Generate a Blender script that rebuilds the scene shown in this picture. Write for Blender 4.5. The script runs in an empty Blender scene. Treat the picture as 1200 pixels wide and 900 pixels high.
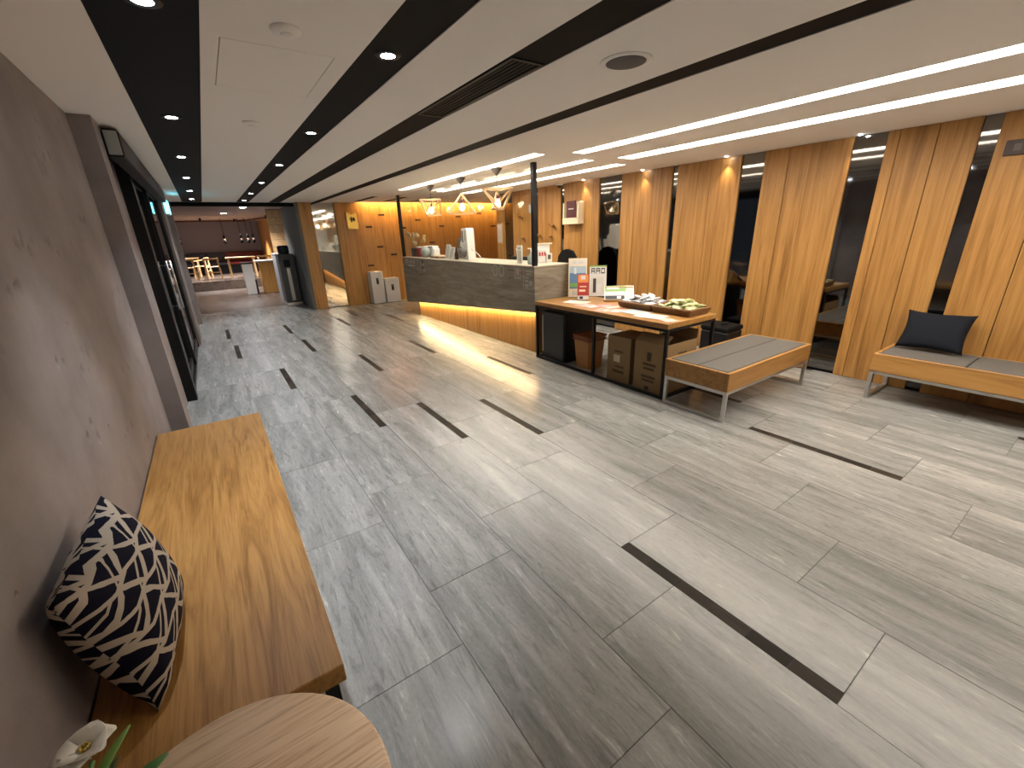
import bpy, bmesh, math, random
from mathutils import Vector, Matrix
random.seed(7)
S = bpy.context.scene
C = S.collection

# ------------------------------------------------------------------ camera, world, exposure
cam_d = bpy.data.cameras.new('camera'); cam = bpy.data.objects.new('camera', cam_d); C.objects.link(cam)
CR = Vector((0.82173011, -0.56896204, -0.03227745)); CU = Vector((0.21730892, 0.26048441, 0.94070437)); CF = Vector((0.5268173, 0.78001928, -0.33768841))
cam.matrix_world = Matrix(((CR.x, CU.x, -CF.x, 0), (CR.y, CU.y, -CF.y, 0), (CR.z, CU.z, -CF.z, 1.6), (0, 0, 0, 1)))
cam_d.sensor_fit = 'HORIZONTAL'; cam_d.sensor_width = 36.0; cam_d.lens = 36.0 * 497.41 / 1200; cam_d.clip_start = 0.02
S.camera = cam
W = bpy.data.worlds.new('world'); S.world = W; W.use_nodes = True
W.node_tree.nodes['Background'].inputs[0].default_value = (0.05, 0.06, 0.08, 1); W.node_tree.nodes['Background'].inputs[1].default_value = 0.3
S.view_settings.view_transform = 'Standard'; S.view_settings.look = 'None'; S.view_settings.gamma = 1; S.view_settings.use_curve_mapping = False
S.view_settings.exposure = 1.92
LED = 5.6          # linear lights in the ceiling
COVE = 13.0         # hidden strip lighting the timber wall
BASE = 22.0        # strip under the counter
DOWN = 32.0        # recessed downlights (W)

CZ = 2.36          # ceiling height
WX = 5.41          # right wall face

# ------------------------------------------------------------------ materials
MATS = {}
def nt(name):
    m = bpy.data.materials.new(name); m.use_nodes = True
    t = m.node_tree; b = t.nodes['Principled BSDF']; MATS[name] = m
    return m, t, b
def plain(name, col, rough=0.5, metal=0.0, emit=None, es=0.0, bump=0.0, bscale=200, spec=None, coat=0):
    m, t, b = nt(name)
    b.inputs['Base Color'].default_value = (*col, 1); b.inputs['Roughness'].default_value = rough; b.inputs['Metallic'].default_value = metal
    if spec is not None: b.inputs['Specular IOR Level'].default_value = spec
    if coat: b.inputs['Coat Weight'].default_value = coat
    if emit: b.inputs['Emission Color'].default_value = (*emit, 1); b.inputs['Emission Strength'].default_value = es
    N = t.nodes.new
    n = N('ShaderNodeTexNoise'); n.inputs['Scale'].default_value = bscale; n.inputs['Detail'].default_value = 3
    g = N('ShaderNodeTexCoord'); t.links.new(g.outputs['Object'], n.inputs['Vector'])
    if bump:
        bp = N('ShaderNodeBump'); bp.inputs['Strength'].default_value = bump; bp.inputs['Distance'].default_value = 0.002
        t.links.new(n.outputs['Fac'], bp.inputs['Height']); t.links.new(bp.outputs['Normal'], b.inputs['Normal'])
    if not emit:
        r = N('ShaderNodeMapRange'); r.inputs['To Min'].default_value = max(0.02, rough - 0.04); r.inputs['To Max'].default_value = min(1, rough + 0.04)
        t.links.new(n.outputs['Fac'], r.inputs['Value']); t.links.new(r.outputs['Result'], b.inputs['Roughness'])
    return m
def ramp(t, stops):
    r = t.nodes.new('ShaderNodeValToRGB'); e = r.color_ramp.elements
    while len(e) < len(stops): e.new(0.5)
    for x, (p, c) in zip(e, stops): x.position = p; x.color = (*c, 1)
    return r
def grained(name, stops, scale, rough=0.4, bump=0.15, distort=1.5, detail=6, vary=0.12, coat=0.0, rvar=0.08, spec=None, fine=None):
    """noise stretched by `scale`, shifted for every object by its own random number"""
    m, t, b = nt(name); L = t.links.new; N = t.nodes.new
    g = N('ShaderNodeNewGeometry'); oi = N('ShaderNodeObjectInfo')
    mul = N('ShaderNodeVectorMath'); mul.operation = 'MULTIPLY_ADD'
    comb = N('ShaderNodeCombineXYZ')
    for i in range(3): L(oi.outputs['Random'], comb.inputs[i])
    L(comb.outputs[0], mul.inputs[0]); mul.inputs[1].default_value = (37, 53, 71); L(g.outputs['Position'], mul.inputs[2])
    mp = N('ShaderNodeMapping'); mp.inputs['Scale'].default_value = scale; L(mul.outputs[0], mp.inputs['Vector'])
    n = N('ShaderNodeTexNoise'); n.inputs['Scale'].default_value = 1; n.inputs['Detail'].default_value = detail; n.inputs['Distortion'].default_value = distort
    n.inputs['Roughness'].default_value = 0.62
    L(mp.outputs[0], n.inputs['Vector'])
    r = ramp(t, stops); L(n.outputs['Fac'], r.inputs['Fac'])
    hsv = N('ShaderNodeHueSaturation'); mr = N('ShaderNodeMapRange'); L(oi.outputs['Random'], mr.inputs['Value'])
    mr.inputs['To Min'].default_value = 1 - vary; mr.inputs['To Max'].default_value = 1 + vary
    col = r.outputs['Color']
    if fine:                                                       # pores and fine streaks along the grain
        m2 = N('ShaderNodeMapping'); m2.inputs['Scale'].default_value = fine; L(mul.outputs[0], m2.inputs['Vector'])
        n2 = N('ShaderNodeTexNoise'); n2.inputs['Scale'].default_value = 1; n2.inputs['Detail'].default_value = 4; n2.inputs['Distortion'].default_value = 0.3; L(m2.outputs[0], n2.inputs['Vector'])
        rf = ramp(t, [(0.36, (0.84, 0.81, 0.77)), (0.48, (1, 1, 1)), (0.7, (1.07, 1.07, 1.07))]); L(n2.outputs['Fac'], rf.inputs['Fac'])
        mx = N('ShaderNodeMix'); mx.data_type = 'RGBA'; mx.blend_type = 'MULTIPLY'; mx.inputs[0].default_value = 1; L(col, mx.inputs[6]); L(rf.outputs[0], mx.inputs[7]); col = mx.outputs[2]
    L(mr.outputs[0], hsv.inputs['Value']); L(col, hsv.inputs['Color'])
    L(hsv.outputs[0], b.inputs['Base Color'])
    r2 = N('ShaderNodeMapRange'); r2.inputs['To Min'].default_value = rough - rvar; r2.inputs['To Max'].default_value = rough + rvar
    L(n.outputs['Fac'], r2.inputs['Value']); L(r2.outputs[0], b.inputs['Roughness'])
    bp = N('ShaderNodeBump'); bp.inputs['Strength'].default_value = bump; bp.inputs['Distance'].default_value = 0.003
    L(n.outputs['Fac'], bp.inputs['Height']); L(bp.outputs[0], b.inputs['Normal'])
    if coat: b.inputs['Coat Weight'].default_value = coat; b.inputs['Coat Roughness'].default_value = 0.15
    if spec is not None: b.inputs['Specular IOR Level'].default_value = spec
    return m
OAK = [(0.3, (0.30, 0.135, 0.032)), (0.48, (0.47, 0.235, 0.062)), (0.62, (0.54, 0.285, 0.082)), (0.8, (0.42, 0.20, 0.05))]
def mul(st, k): return [(p, tuple(c * k for c in col)) for p, col in st]
M_panel = grained('oak_panel', mul(OAK, 0.84), (14, 14, 0.7), rough=0.45, bump=0.08, distort=0.8, vary=0.06, fine=(150, 150, 3))
M_panel2 = grained('oak_panel_across', mul(OAK, 0.95), (14, 14, 0.7), rough=0.4, bump=0.08, distort=0.8, vary=0.05, fine=(150, 150, 3))
M_bench = grained('oak_bench', mul(OAK, 0.82), (9, 0.8, 9), rough=0.42, bump=0.12, distort=3.2, detail=5, vary=0.03, fine=(130, 4, 130))
M_benchx = grained('oak_trim', mul(OAK, 0.8), (1.2, 14, 14), rough=0.45, bump=0.12, distort=1.2, vary=0.06, fine=(4, 130, 130))
M_benchy = grained('oak_trim_long', mul(OAK, 0.8), (14, 1.2, 14), rough=0.45, bump=0.12, distort=1.2, vary=0.06)
M_table = grained('oak_table', mul(OAK, 0.7), (14, 1.4, 14), rough=0.4, bump=0.1, distort=1.2, vary=0.03)
M_ash = grained('ash_top', [(0.3, (0.56, 0.35, 0.20)), (0.46, (0.82, 0.62, 0.43)), (0.7, (0.88, 0.70, 0.52))], (2.2, 30, 20), rough=0.4, bump=0.08, distort=1.6, vary=0.0, fine=(6, 160, 60))
M_pale = grained('pale_wood', mul([(0.3, (0.45, 0.27, 0.12)), (0.6, (0.62, 0.42, 0.22))], 1.0), (12, 12, 3), rough=0.5, bump=0.05)
def stone_tile():
    m, t, b = nt('stone_tile'); L = t.links.new; N = t.nodes.new
    g = N('ShaderNodeNewGeometry'); oi = N('ShaderNodeObjectInfo'); comb = N('ShaderNodeCombineXYZ'); off = N('ShaderNodeVectorMath'); off.operation = 'MULTIPLY_ADD'
    for i in range(3): L(oi.outputs['Random'], comb.inputs[i])
    L(comb.outputs[0], off.inputs[0]); off.inputs[1].default_value = (37, 53, 71); L(g.outputs['Position'], off.inputs[2])
    def noise(sc, det, dist, ro=0.6):
        mp = N('ShaderNodeMapping'); mp.inputs['Scale'].default_value = sc; L(off.outputs[0], mp.inputs['Vector'])
        n = N('ShaderNodeTexNoise'); n.inputs['Scale'].default_value = 1; n.inputs['Detail'].default_value = det; n.inputs['Distortion'].default_value = dist; n.inputs['Roughness'].default_value = ro
        L(mp.outputs[0], n.inputs['Vector']); return n.outputs['Fac']
    broad = noise((9, 0.9, 5), 6, 0.6, 0.55); vein = noise((24, 3.2, 5), 6, 2.2); grit = noise((140, 45, 20), 3, 0.0)
    r1 = ramp(t, [(0.30, (0.20, 0.206, 0.202)), (0.5, (0.285, 0.292, 0.287)), (0.7, (0.375, 0.38, 0.372))]); L(broad, r1.inputs['Fac'])
    r2 = ramp(t, [(0.34, (0.70, 0.70, 0.70)), (0.47, (0.97, 0.97, 0.97)), (0.60, (1.0, 1.0, 1.0)), (0.70, (1.38, 1.38, 1.36))]); L(vein, r2.inputs['Fac'])
    r3 = ramp(t, [(0.3, (0.90, 0.90, 0.90)), (0.7, (1.10, 1.10, 1.10))]); L(grit, r3.inputs['Fac'])
    def mulc(x, y):
        mx = N('ShaderNodeMix'); mx.data_type = 'RGBA'; mx.blend_type = 'MULTIPLY'; mx.inputs[0].default_value = 1; L(x, mx.inputs[6]); L(y, mx.inputs[7]); return mx.outputs[2]
    c = mulc(mulc(r1.outputs[0], r2.outputs[0]), r3.outputs[0])
    hsv = N('ShaderNodeHueSaturation'); mr = N('ShaderNodeMapRange'); L(oi.outputs['Random'], mr.inputs['Value']); mr.inputs['To Min'].default_value = 0.93; mr.inputs['To Max'].default_value = 1.07
    L(mr.outputs[0], hsv.inputs['Value']); L(c, hsv.inputs['Color']); L(hsv.outputs[0], b.inputs['Base Color'])
    rr = N('ShaderNodeMapRange'); rr.inputs['To Min'].default_value = 0.19; rr.inputs['To Max'].default_value = 0.31; L(vein, rr.inputs['Value']); L(rr.outputs[0], b.inputs['Roughness'])
    ad = N('ShaderNodeMath'); ad.operation = 'MULTIPLY_ADD'; L(grit, ad.inputs[0]); ad.inputs[1].default_value = 0.35; L(vein, ad.inputs[2])
    bp = N('ShaderNodeBump'); bp.inputs['Strength'].default_value = 0.12; bp.inputs['Distance'].default_value = 0.002; L(ad.outputs[0], bp.inputs['Height']); L(bp.outputs[0], b.inputs['Normal'])
    return m
M_tile = stone_tile()
M_grout = plain('grout', (0.09, 0.09, 0.085), 0.8)
M_inlay = grained('dark_inlay', [(0.3, (0.014, 0.011, 0.008)), (0.7, (0.042, 0.033, 0.023))], (40, 4, 10), rough=0.6, bump=0.3, vary=0.45, spec=0.2)
M_stone = grained('travertine', [(0.25, (0.15, 0.128, 0.10)), (0.45, (0.21, 0.182, 0.14)), (0.56, (0.265, 0.235, 0.185)), (0.75, (0.37, 0.335, 0.27))], (2.0, 1.5, 12), rough=0.3, bump=0.05, distort=1.3, vary=0)
M_ceil = plain('ceiling_paint', (0.91, 0.87, 0.825), 0.9, bump=0.05, bscale=400)
M_black = plain('black_strip', (0.005, 0.005, 0.0055), 0.7, spec=0.15)
M_blackmetal = plain('black_metal', (0.009, 0.009, 0.010), 0.45, spec=0.25)
M_steel = plain('brushed_steel', (0.55, 0.54, 0.52), 0.32, metal=1.0)
M_mirror = plain('tinted_mirror', (0.20, 0.20, 0.195), 0.03, metal=1.0)
M_fabric = plain('grey_upholstery', (0.115, 0.108, 0.098), 0.9, bump=0.5, bscale=700)
M_navy = plain('navy_fabric', (0.012, 0.014, 0.020), 0.9, bump=0.5, bscale=600, spec=0.15)
M_white = plain('white_plastic', (0.78, 0.77, 0.74), 0.4)
M_cream = plain('cream_board', (0.72, 0.62, 0.44), 0.5)
M_paper = plain('white_paper', (0.6, 0.59, 0.57), 0.7)
M_pink = plain('pink_paper', (0.62, 0.22, 0.21), 0.7)
M_palepink = plain('pale_pink_paper', (0.52, 0.33, 0.29), 0.7)
M_blue = plain('blue_paper', (0.10, 0.19, 0.32), 0.5)
M_sky = plain('pale_blue_paper', (0.34, 0.44, 0.52), 0.5)
M_green = plain('green_paper', (0.20, 0.36, 0.10), 0.5)
M_red = plain('red_paper', (0.38, 0.035, 0.03), 0.5)
M_orange = plain('orange_paper', (0.70, 0.26, 0.07), 0.5)
M_ink = plain('dark_ink', (0.03, 0.03, 0.035), 0.6)
M_maroon = plain('maroon_card', (0.075, 0.012, 0.016), 0.5)
M_carton = plain('cardboard', (0.27, 0.175, 0.082), 0.85, bump=0.1, bscale=60)
M_cartondark = plain('carton_print', (0.10, 0.065, 0.03), 0.85)
M_bin = plain('tan_plastic', (0.42, 0.195, 0.06), 0.45)
M_wicker = grained('wicker', [(0.35, (0.10, 0.042, 0.012)), (0.65, (0.34, 0.17, 0.06))], (90, 90, 160), rough=0.6, bump=0.6, vary=0)
M_pack1 = grained('packet_blue_white', [(0.40, (0.12, 0.17, 0.26)), (0.47, (0.75, 0.77, 0.8)), (0.62, (0.85, 0.85, 0.83)), (0.7, (0.2, 0.2, 0.22))], (22, 22, 22), rough=0.3, bump=0.2)
M_pack2 = grained('packet_green_yellow', [(0.40, (0.16, 0.26, 0.06)), (0.47, (0.78, 0.78, 0.42)), (0.62, (0.85, 0.84, 0.55)), (0.7, (0.42, 0.5, 0.12))], (24, 24, 24), rough=0.3, bump=0.2)
M_gold = plain('gold_plate', (0.62, 0.42, 0.10), 0.28, metal=1.0)
M_bronze = plain('bronze', (0.42, 0.24, 0.10), 0.35, metal=1.0)
M_greywall = plain('grey_paint', (0.125, 0.13, 0.125), 0.75)
M_mauve = plain('mauve_paint', (0.25, 0.235, 0.285), 0.85)
M_restceil = plain('restaurant_ceiling', (0.33, 0.27, 0.26), 0.9)
M_restfloor = grained('dark_floorboards', [(0.3, (0.05, 0.035, 0.028)), (0.7, (0.13, 0.098, 0.082))], (8, 1, 8), rough=0.35, bump=0.1, vary=0)
M_redseat = plain('red_leather', (0.16, 0.012, 0.012), 0.45)
M_blueseat = plain('blue_leather', (0.035, 0.045, 0.075), 0.45)
M_leaf = plain('green_leaf', (0.09, 0.22, 0.06), 0.45)
M_leaflight = plain('light_green_leaf', (0.22, 0.42, 0.10), 0.45)
M_petal = plain('white_petal', (0.86, 0.83, 0.74), 0.6)
M_yellow = plain('yellow_stamen', (0.75, 0.55, 0.12), 0.6)
M_dry = plain('dried_flower', (0.46, 0.34, 0.16), 0.8)
M_pot = plain('dark_pot', (0.07, 0.06, 0.05), 0.6)
M_globe = plain('blue_grey_glaze', (0.32, 0.37, 0.38), 0.25)
M_stick = plain('grey_vinyl', (0.55, 0.53, 0.48), 0.5)
M_stickdim = plain('dim_vinyl', (0.40, 0.375, 0.33), 0.5)
M_stickpink = plain('pink_vinyl', (0.48, 0.32, 0.30), 0.5)
M_slot = plain('dark_slot', (0.05, 0.025, 0.01), 0.8)
M_bluepanel = plain('pale_blue_panel', (0.42, 0.47, 0.55), 0.5)
M_led = plain('led_warm', (0.9, 0.85, 0.7), 0.5, emit=(1.0, 0.905, 0.785), es=LED)
M_cove = plain('led_cove', (0.9, 0.8, 0.6), 0.5, emit=(1.0, 0.66, 0.28), es=COVE)
M_base = plain('led_base', (0.9, 0.8, 0.6), 0.5, emit=(1.0, 0.72, 0.36), es=BASE)
M_lamp = plain('downlight_lamp', (0.9, 0.9, 0.9), 0.5, emit=(0.95, 0.97, 1.0), es=22)
M_bulb = plain('warm_bulb', (0.9, 0.85, 0.7), 0.5, emit=(1.0, 0.82, 0.55), es=6)
M_dimbulb = plain('dim_bulb', (0.5, 0.4, 0.3), 0.5, emit=(1.0, 0.8, 0.6), es=0.12)
M_exit = plain('lit_sign', (0.2, 0.8, 0.9), 0.5, emit=(0.10, 0.62, 0.80), es=2.2)
def concrete():
    m, t, b = nt('concrete'); L = t.links.new; N = t.nodes.new
    g = N('ShaderNodeNewGeometry')
    n = N('ShaderNodeTexNoise'); n.inputs['Scale'].default_value = 2.2; n.inputs['Detail'].default_value = 8; n.inputs['Roughness'].default_value = 0.6
    f = N('ShaderNodeTexNoise'); f.inputs['Scale'].default_value = 90; f.inputs['Detail'].default_value = 4
    v = N('ShaderNodeTexVoronoi'); v.inputs['Scale'].default_value = 5.5; v.inputs['Randomness'].default_value = 1
    for x in (n, f, v): L(g.outputs['Position'], x.inputs['Vector'])
    r = ramp(t, [(0.3, (0.185, 0.158, 0.155)), (0.55, (0.262, 0.228, 0.222)), (0.75, (0.32, 0.28, 0.275))]); L(n.outputs['Fac'], r.inputs['Fac'])
    L(r.outputs[0], b.inputs['Base Color']); b.inputs['Roughness'].default_value = 0.75
    pit = N('ShaderNodeMapRange'); pit.inputs['From Min'].default_value = 0.0; pit.inputs['From Max'].default_value = 0.06; pit.interpolation_type = 'SMOOTHSTEP'
    L(v.outputs['Distance'], pit.inputs['Value'])
    ad = N('ShaderNodeMath'); ad.operation = 'MULTIPLY_ADD'; L(f.outputs['Fac'], ad.inputs[0]); ad.inputs[1].default_value = 0.07; L(pit.outputs[0], ad.inputs[2])
    bp = N('ShaderNodeBump'); bp.inputs['Strength'].default_value = 0.9; bp.inputs['Distance'].default_value = 0.012
    L(ad.outputs[0], bp.inputs['Height']); L(bp.outputs[0], b.inputs['Normal'])
    return m
M_conc = concrete()
def thin_glass(name, tint, k):
    m = bpy.data.materials.new(name); m.use_nodes = True; t = m.node_tree; t.nodes.clear(); L = t.links.new; N = t.nodes.new
    o = N('ShaderNodeOutputMaterial'); mx = N('ShaderNodeMixShader'); tr = N('ShaderNodeBsdfTransparent'); gl = N('ShaderNodeBsdfGlossy')
    tr.inputs[0].default_value = (*tint, 1); gl.inputs['Roughness'].default_value = 0.01
    fr = N('ShaderNodeLayerWeight'); fr.inputs['Blend'].default_value = 0.5
    pw = N('ShaderNodeMath'); pw.operation = 'POWER'; L(fr.outputs['Facing'], pw.inputs[0]); pw.inputs[1].default_value = 4.0   # Schlick-like, same from both sides
    ml = N('ShaderNodeMath'); ml.operation = 'MULTIPLY_ADD'; ml.inputs[1].default_value = k; ml.inputs[2].default_value = 0.03
    L(pw.outputs[0], ml.inputs[0]); L(ml.outputs[0], mx.inputs[0]); L(tr.outputs[0], mx.inputs[1]); L(gl.outputs[0], mx.inputs[2]); L(mx.outputs[0], o.inputs[0])
    return m
M_glass = thin_glass('clear_glass', (0.97, 0.98, 0.97), 0.6)
M_doorglass = thin_glass('door_glass', (0.75, 0.78, 0.77), 1.0)
M_acryl = thin_glass('acrylic', (0.93, 0.95, 0.95), 1.0)
def pattern_fabric():
    m, t, b = nt('triangle_fabric'); L = t.links.new; N = t.nodes.new
    uv = N('ShaderNodeUVMap'); sp = N('ShaderNodeSeparateXYZ'); L(uv.outputs[0], sp.inputs[0])
    nz = N('ShaderNodeTexNoise'); nz.inputs['Scale'].default_value = 9; L(uv.outputs[0], nz.inputs['Vector'])
    def mth(op, a, bb=None, c=None):
        n = N('ShaderNodeMath'); n.operation = op
        for i, x in enumerate((a, bb, c)):
            if x is None: continue
            if isinstance(x, (int, float)): n.inputs[i].default_value = x
            else: L(x, n.inputs[i])
        return n.outputs[0]
    j = mth('MULTIPLY', mth('SUBTRACT', nz.outputs['Fac'], 0.5), 0.014)
    u = mth('MULTIPLY', mth('ADD', sp.outputs[0], j), 3.1)
    t0 = mth('MULTIPLY', mth('PINGPONG', u, 0.5), 2.0)             # 0..1..0
    v = mth('ADD', mth('MULTIPLY', mth('ADD', sp.outputs[1], j), 6.2), mth('MULTIPLY', t0, 0.22))
    row = mth('FLOOR', v); fv = mth('FRACT', v)
    u2 = mth('ADD', u, mth('MULTIPLY', row, 0.23))
    t1 = mth('MULTIPLY', mth('PINGPONG', u2, 0.5), 2.0)
    hline = mth('GREATER_THAN', mth('MINIMUM', fv, mth('SUBTRACT', 1.0, fv)), 0.085)
    dline = mth('GREATER_THAN', mth('ABSOLUTE', mth('SUBTRACT', fv, t1)), 0.15)
    c = mth('FRACT', mth('ADD', u2, 0.5))
    thin = mth('GREATER_THAN', mth('ABSOLUTE', mth('SUBTRACT', mth('ADD', 0.22, mth('MULTIPLY', fv, 0.55)), c)), 0.035)
    k = mth('MULTIPLY', mth('MULTIPLY', hline, dline), thin)
    mx = N('ShaderNodeMix'); mx.data_type = 'RGBA'; L(k, mx.inputs[0])
    mx.inputs[6].default_value = (0.42, 0.36, 0.29, 1); mx.inputs[7].default_value = (0.007, 0.007, 0.016, 1)
    L(mx.outputs[2], b.inputs['Base Color']); b.inputs['Roughness'].default_value = 0.9; b.inputs['Specular IOR Level'].default_value = 0.1
    w = N('ShaderNodeTexNoise'); w.inputs['Scale'].default_value = 250; L(uv.outputs[0], w.inputs['Vector'])
    bp = N('ShaderNodeBump'); bp.inputs['Strength'].default_value = 0.4; bp.inputs['Distance'].default_value = 0.002; L(w.outputs['Fac'], bp.inputs['Height']); L(bp.outputs[0], b.inputs['Normal'])
    return m
M_tri = pattern_fabric()

# ------------------------------------------------------------------ mesh helpers
def B(): return bmesh.new()
def box(bm, lo, hi, bev=0.0, mi=0, seg=1):
    x0, y0, z0 = lo; x1, y1, z1 = hi
    v = [bm.verts.new(p) for p in ((x0, y0, z0), (x1, y0, z0), (x1, y1, z0), (x0, y1, z0), (x0, y0, z1), (x1, y0, z1), (x1, y1, z1), (x0, y1, z1))]
    fs = [bm.faces.new([v[i] for i in q]) for q in ((3, 2, 1, 0), (4, 5, 6, 7), (0, 1, 5, 4), (1, 2, 6, 5), (2, 3, 7, 6), (3, 0, 4, 7))]
    for f in fs: f.material_index = mi
    if bev > 0:
        es = list({e for f in fs for e in f.edges})
        r = bmesh.ops.bevel(bm, geom=es, offset=bev, segments=seg, profile=0.5, affect='EDGES')
        for f in r['faces']: f.material_index = mi
    return v
def prism(bm, poly, axis, a, b, mi=0):
    """polygon of 2-D points extruded along axis 'x','y' or 'z' from a to b"""
    def P(p, t):
        return {'x': (t, p[0], p[1]), 'y': (p[0], t, p[1]), 'z': (p[0], p[1], t)}[axis]
    A = [bm.verts.new(P(p, a)) for p in poly]; Bv = [bm.verts.new(P(p, b)) for p in poly]
    n = len(poly); fs = [bm.faces.new(A), bm.faces.new(Bv[::-1])]
    for i in range(n): fs.append(bm.faces.new((A[i], Bv[i], Bv[(i + 1) % n], A[(i + 1) % n])))
    for f in fs: f.material_index = mi
def tube(bm, p0, p1, r0, r1=None, seg=10, mi=0, cap=True):
    p0 = Vector(p0); p1 = Vector(p1); r1 = r0 if r1 is None else r1
    d = (p1 - p0).normalized(); a = d.orthogonal().normalized(); b = d.cross(a)
    R0 = []; R1 = []
    for i in range(seg):
        t = 2 * math.pi * i / seg; o = a * math.cos(t) + b * math.sin(t)
        R0.append(bm.verts.new(p0 + o * r0)); R1.append(bm.verts.new(p1 + o * r1))
    for i in range(seg):
        f = bm.faces.new((R0[i], R0[(i + 1) % seg], R1[(i + 1) % seg], R1[i])); f.smooth = seg > 6; f.material_index = mi
    if cap:
        bm.faces.new(R0[::-1]).material_index = mi; bm.faces.new(R1).material_index = mi
def bar(bm, p0, p1, w, h=None, mi=0, up=(0, 0, 1)):
    p0 = Vector(p0); p1 = Vector(p1); h = w if h is None else h
    d = (p1 - p0).normalized(); u = Vector(up)
    if abs(d.dot(u)) > 0.98: u = Vector((1, 0, 0))
    a = d.cross(u).normalized(); b = a.cross(d)
    V = []
    for p in (p0, p1):
        for s, t in ((-1, -1), (1, -1), (1, 1), (-1, 1)): V.append(bm.verts.new(p + a * s * w / 2 + b * t * h / 2))
    for q in ((3, 2, 1, 0), (4, 5, 6, 7), (0, 1, 5, 4), (1, 2, 6, 5), (2, 3, 7, 6), (3, 0, 4, 7)): bm.faces.new([V[i] for i in q]).material_index = mi
def lathe(bm, prof, c=(0, 0, 0), seg=24, mi=0):
    rings = []
    for r, z in prof:
        rings.append([bm.verts.new((c[0] + max(r, 1e-4) * math.cos(2 * math.pi * i / seg), c[1] + max(r, 1e-4) * math.sin(2 * math.pi * i / seg), c[2] + z)) for i in range(seg)])
    for a, b in zip(rings, rings[1:]):
        for i in range(seg):
            f = bm.faces.new((a[i], a[(i + 1) % seg], b[(i + 1) % seg], b[i])); f.smooth = True; f.material_index = mi
    bm.faces.new(rings[0][::-1]).material_index = mi; bm.faces.new(rings[-1]).material_index = mi
def ball(bm, c, r, sc=(1, 1, 1), sub=2, mi=0):
    res = bmesh.ops.create_icosphere(bm, subdivisions=sub, radius=r)
    for v in res['verts']: v.co = Vector((v.co.x * sc[0], v.co.y * sc[1], v.co.z * sc[2])) + Vector(c)
    for f in {f for v in res['verts'] for f in v.link_faces}: f.smooth = True; f.material_index = mi
def mesh(name, bm, mats):
    bmesh.ops.recalc_face_normals(bm, faces=bm.faces)
    me = bpy.data.meshes.new(name); bm.to_mesh(me); bm.free()
    for m in (mats if isinstance(mats, (list, tuple)) else [mats]): me.materials.append(m)
    return me
def obj(name, bm, mats, parent=None, loc=None):
    o = bpy.data.objects.new(name, mesh(name, bm, mats) if isinstance(bm, bmesh.types.BMesh) else bm)
    C.objects.link(o)
    if parent: o.parent = parent
    if loc is not None: o.location = loc
    return o
def tag(o, label, cat, group=None):
    o['label'] = label; o['category'] = cat
    if group: o['group'] = group
    return o
def thing(name, label, cat, loc=(0, 0, 0), rz=0, group=None):
    o = bpy.data.objects.new(name, None); o.empty_display_size = 0.1; C.objects.link(o); o.location = loc; o.rotation_euler = (0, 0, rz)
    return tag(o, label, cat, group)
def struct(name, bm, mats, label=None, parent=None):
    o = obj(name, bm, mats, parent)
    if not parent: o['kind'] = 'structure'
    if label: o['label'] = label
    return o
def b1(name, lo, hi, mat, parent=None, bev=0.0, label=None):
    bm = B(); box(bm, lo, hi, bev); o = obj(name, bm, mat, parent)
    if label: o['label'] = label
    return o
def dup(root, loc, rz, label, group=None):
    r = root.copy(); C.objects.link(r); r.location = loc; r.rotation_euler = (0, 0, rz); r['label'] = label
    if group: r['group'] = group
    for ch in list(root.children):
        c = ch.copy(); C.objects.link(c); c.parent = r
        for g in ch.children:
            d = g.copy(); C.objects.link(d); d.parent = c
    return r
def spot(name, parent, loc, energy, size, col, blend=0.6, target=(0, 0, -1), rad=0.03):
    l = bpy.data.lights.new(name, 'SPOT'); l.energy = energy; l.spot_size = math.radians(size); l.spot_blend = blend; l.color = col; l.shadow_soft_size = rad
    o = bpy.data.objects.new(name, l); C.objects.link(o); o.parent = parent; o.location = loc
    o.rotation_euler = Vector(target).to_track_quat('-Z', 'Y').to_euler()
    return o
def point(name, parent, loc, energy, col, rad=0.03):
    l = bpy.data.lights.new(name, 'POINT'); l.energy = energy; l.color = col; l.shadow_soft_size = rad
    o = bpy.data.objects.new(name, l); C.objects.link(o); o.parent = parent; o.location = loc
    return o

# ------------------------------------------------------------------ FLOOR (tiles and inlaid dark strips)
H = 1.6
bm = B(); box(bm, (-0.62, -2.6, -0.12), (7.4, 12.4, -0.0035)); floor = struct('floor', bm, M_grout, 'grey stone tile floor with inlaid dark strips')
CW = 0.2975 * H; TL = 0.617 * H; SW = 0.0395 * H
def colx(c): return (0.6275 + 0.2975 * c) * H
def joint(c): return (0.138 + 0.2065 * ((c - 1) % 3)) * H
inl = {}
for c, y, side in [(1, .138, 'L'), (5, .368, 'L'), (2, 1.58, 'L'), (0, 1.774, 'R'), (-1, 2.19, 'R'), (-3, 5.52, 'R'), (-2, 4.46, 'L'), (-2, 3.21, 'R'), (-1, 5.28, 'R'), (0, 4.25, 'L'),
                   (1, 3.22, 'L'), (2, 5.28, 'L'), (2, 5.9, 'R'), (2, 3.43, 'R'), (4, 5.09, 'L'), (3, 2.4, 'R'), (7, -.48, 'R'), (3, -.68, 'L'), (6, 1.38, 'L'), (9, 1.0, 'R'), (7, 2.6, 'R')]:
    n = round((y * H - joint(c)) / TL); inl[(c, n)] = side
cache = {}
def slab(w, l, mat, name):
    k = (round(w, 4), round(l, 4), name)
    if k not in cache:
        bm = B(); box(bm, (0.0015, 0.0015, -0.01), (w - 0.0015, l - 0.0015, 0.0), 0.0); cache[k] = mesh(name, bm, mat)
    return cache[k]
XMIN, XMAX = -0.6, 5.44
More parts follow.
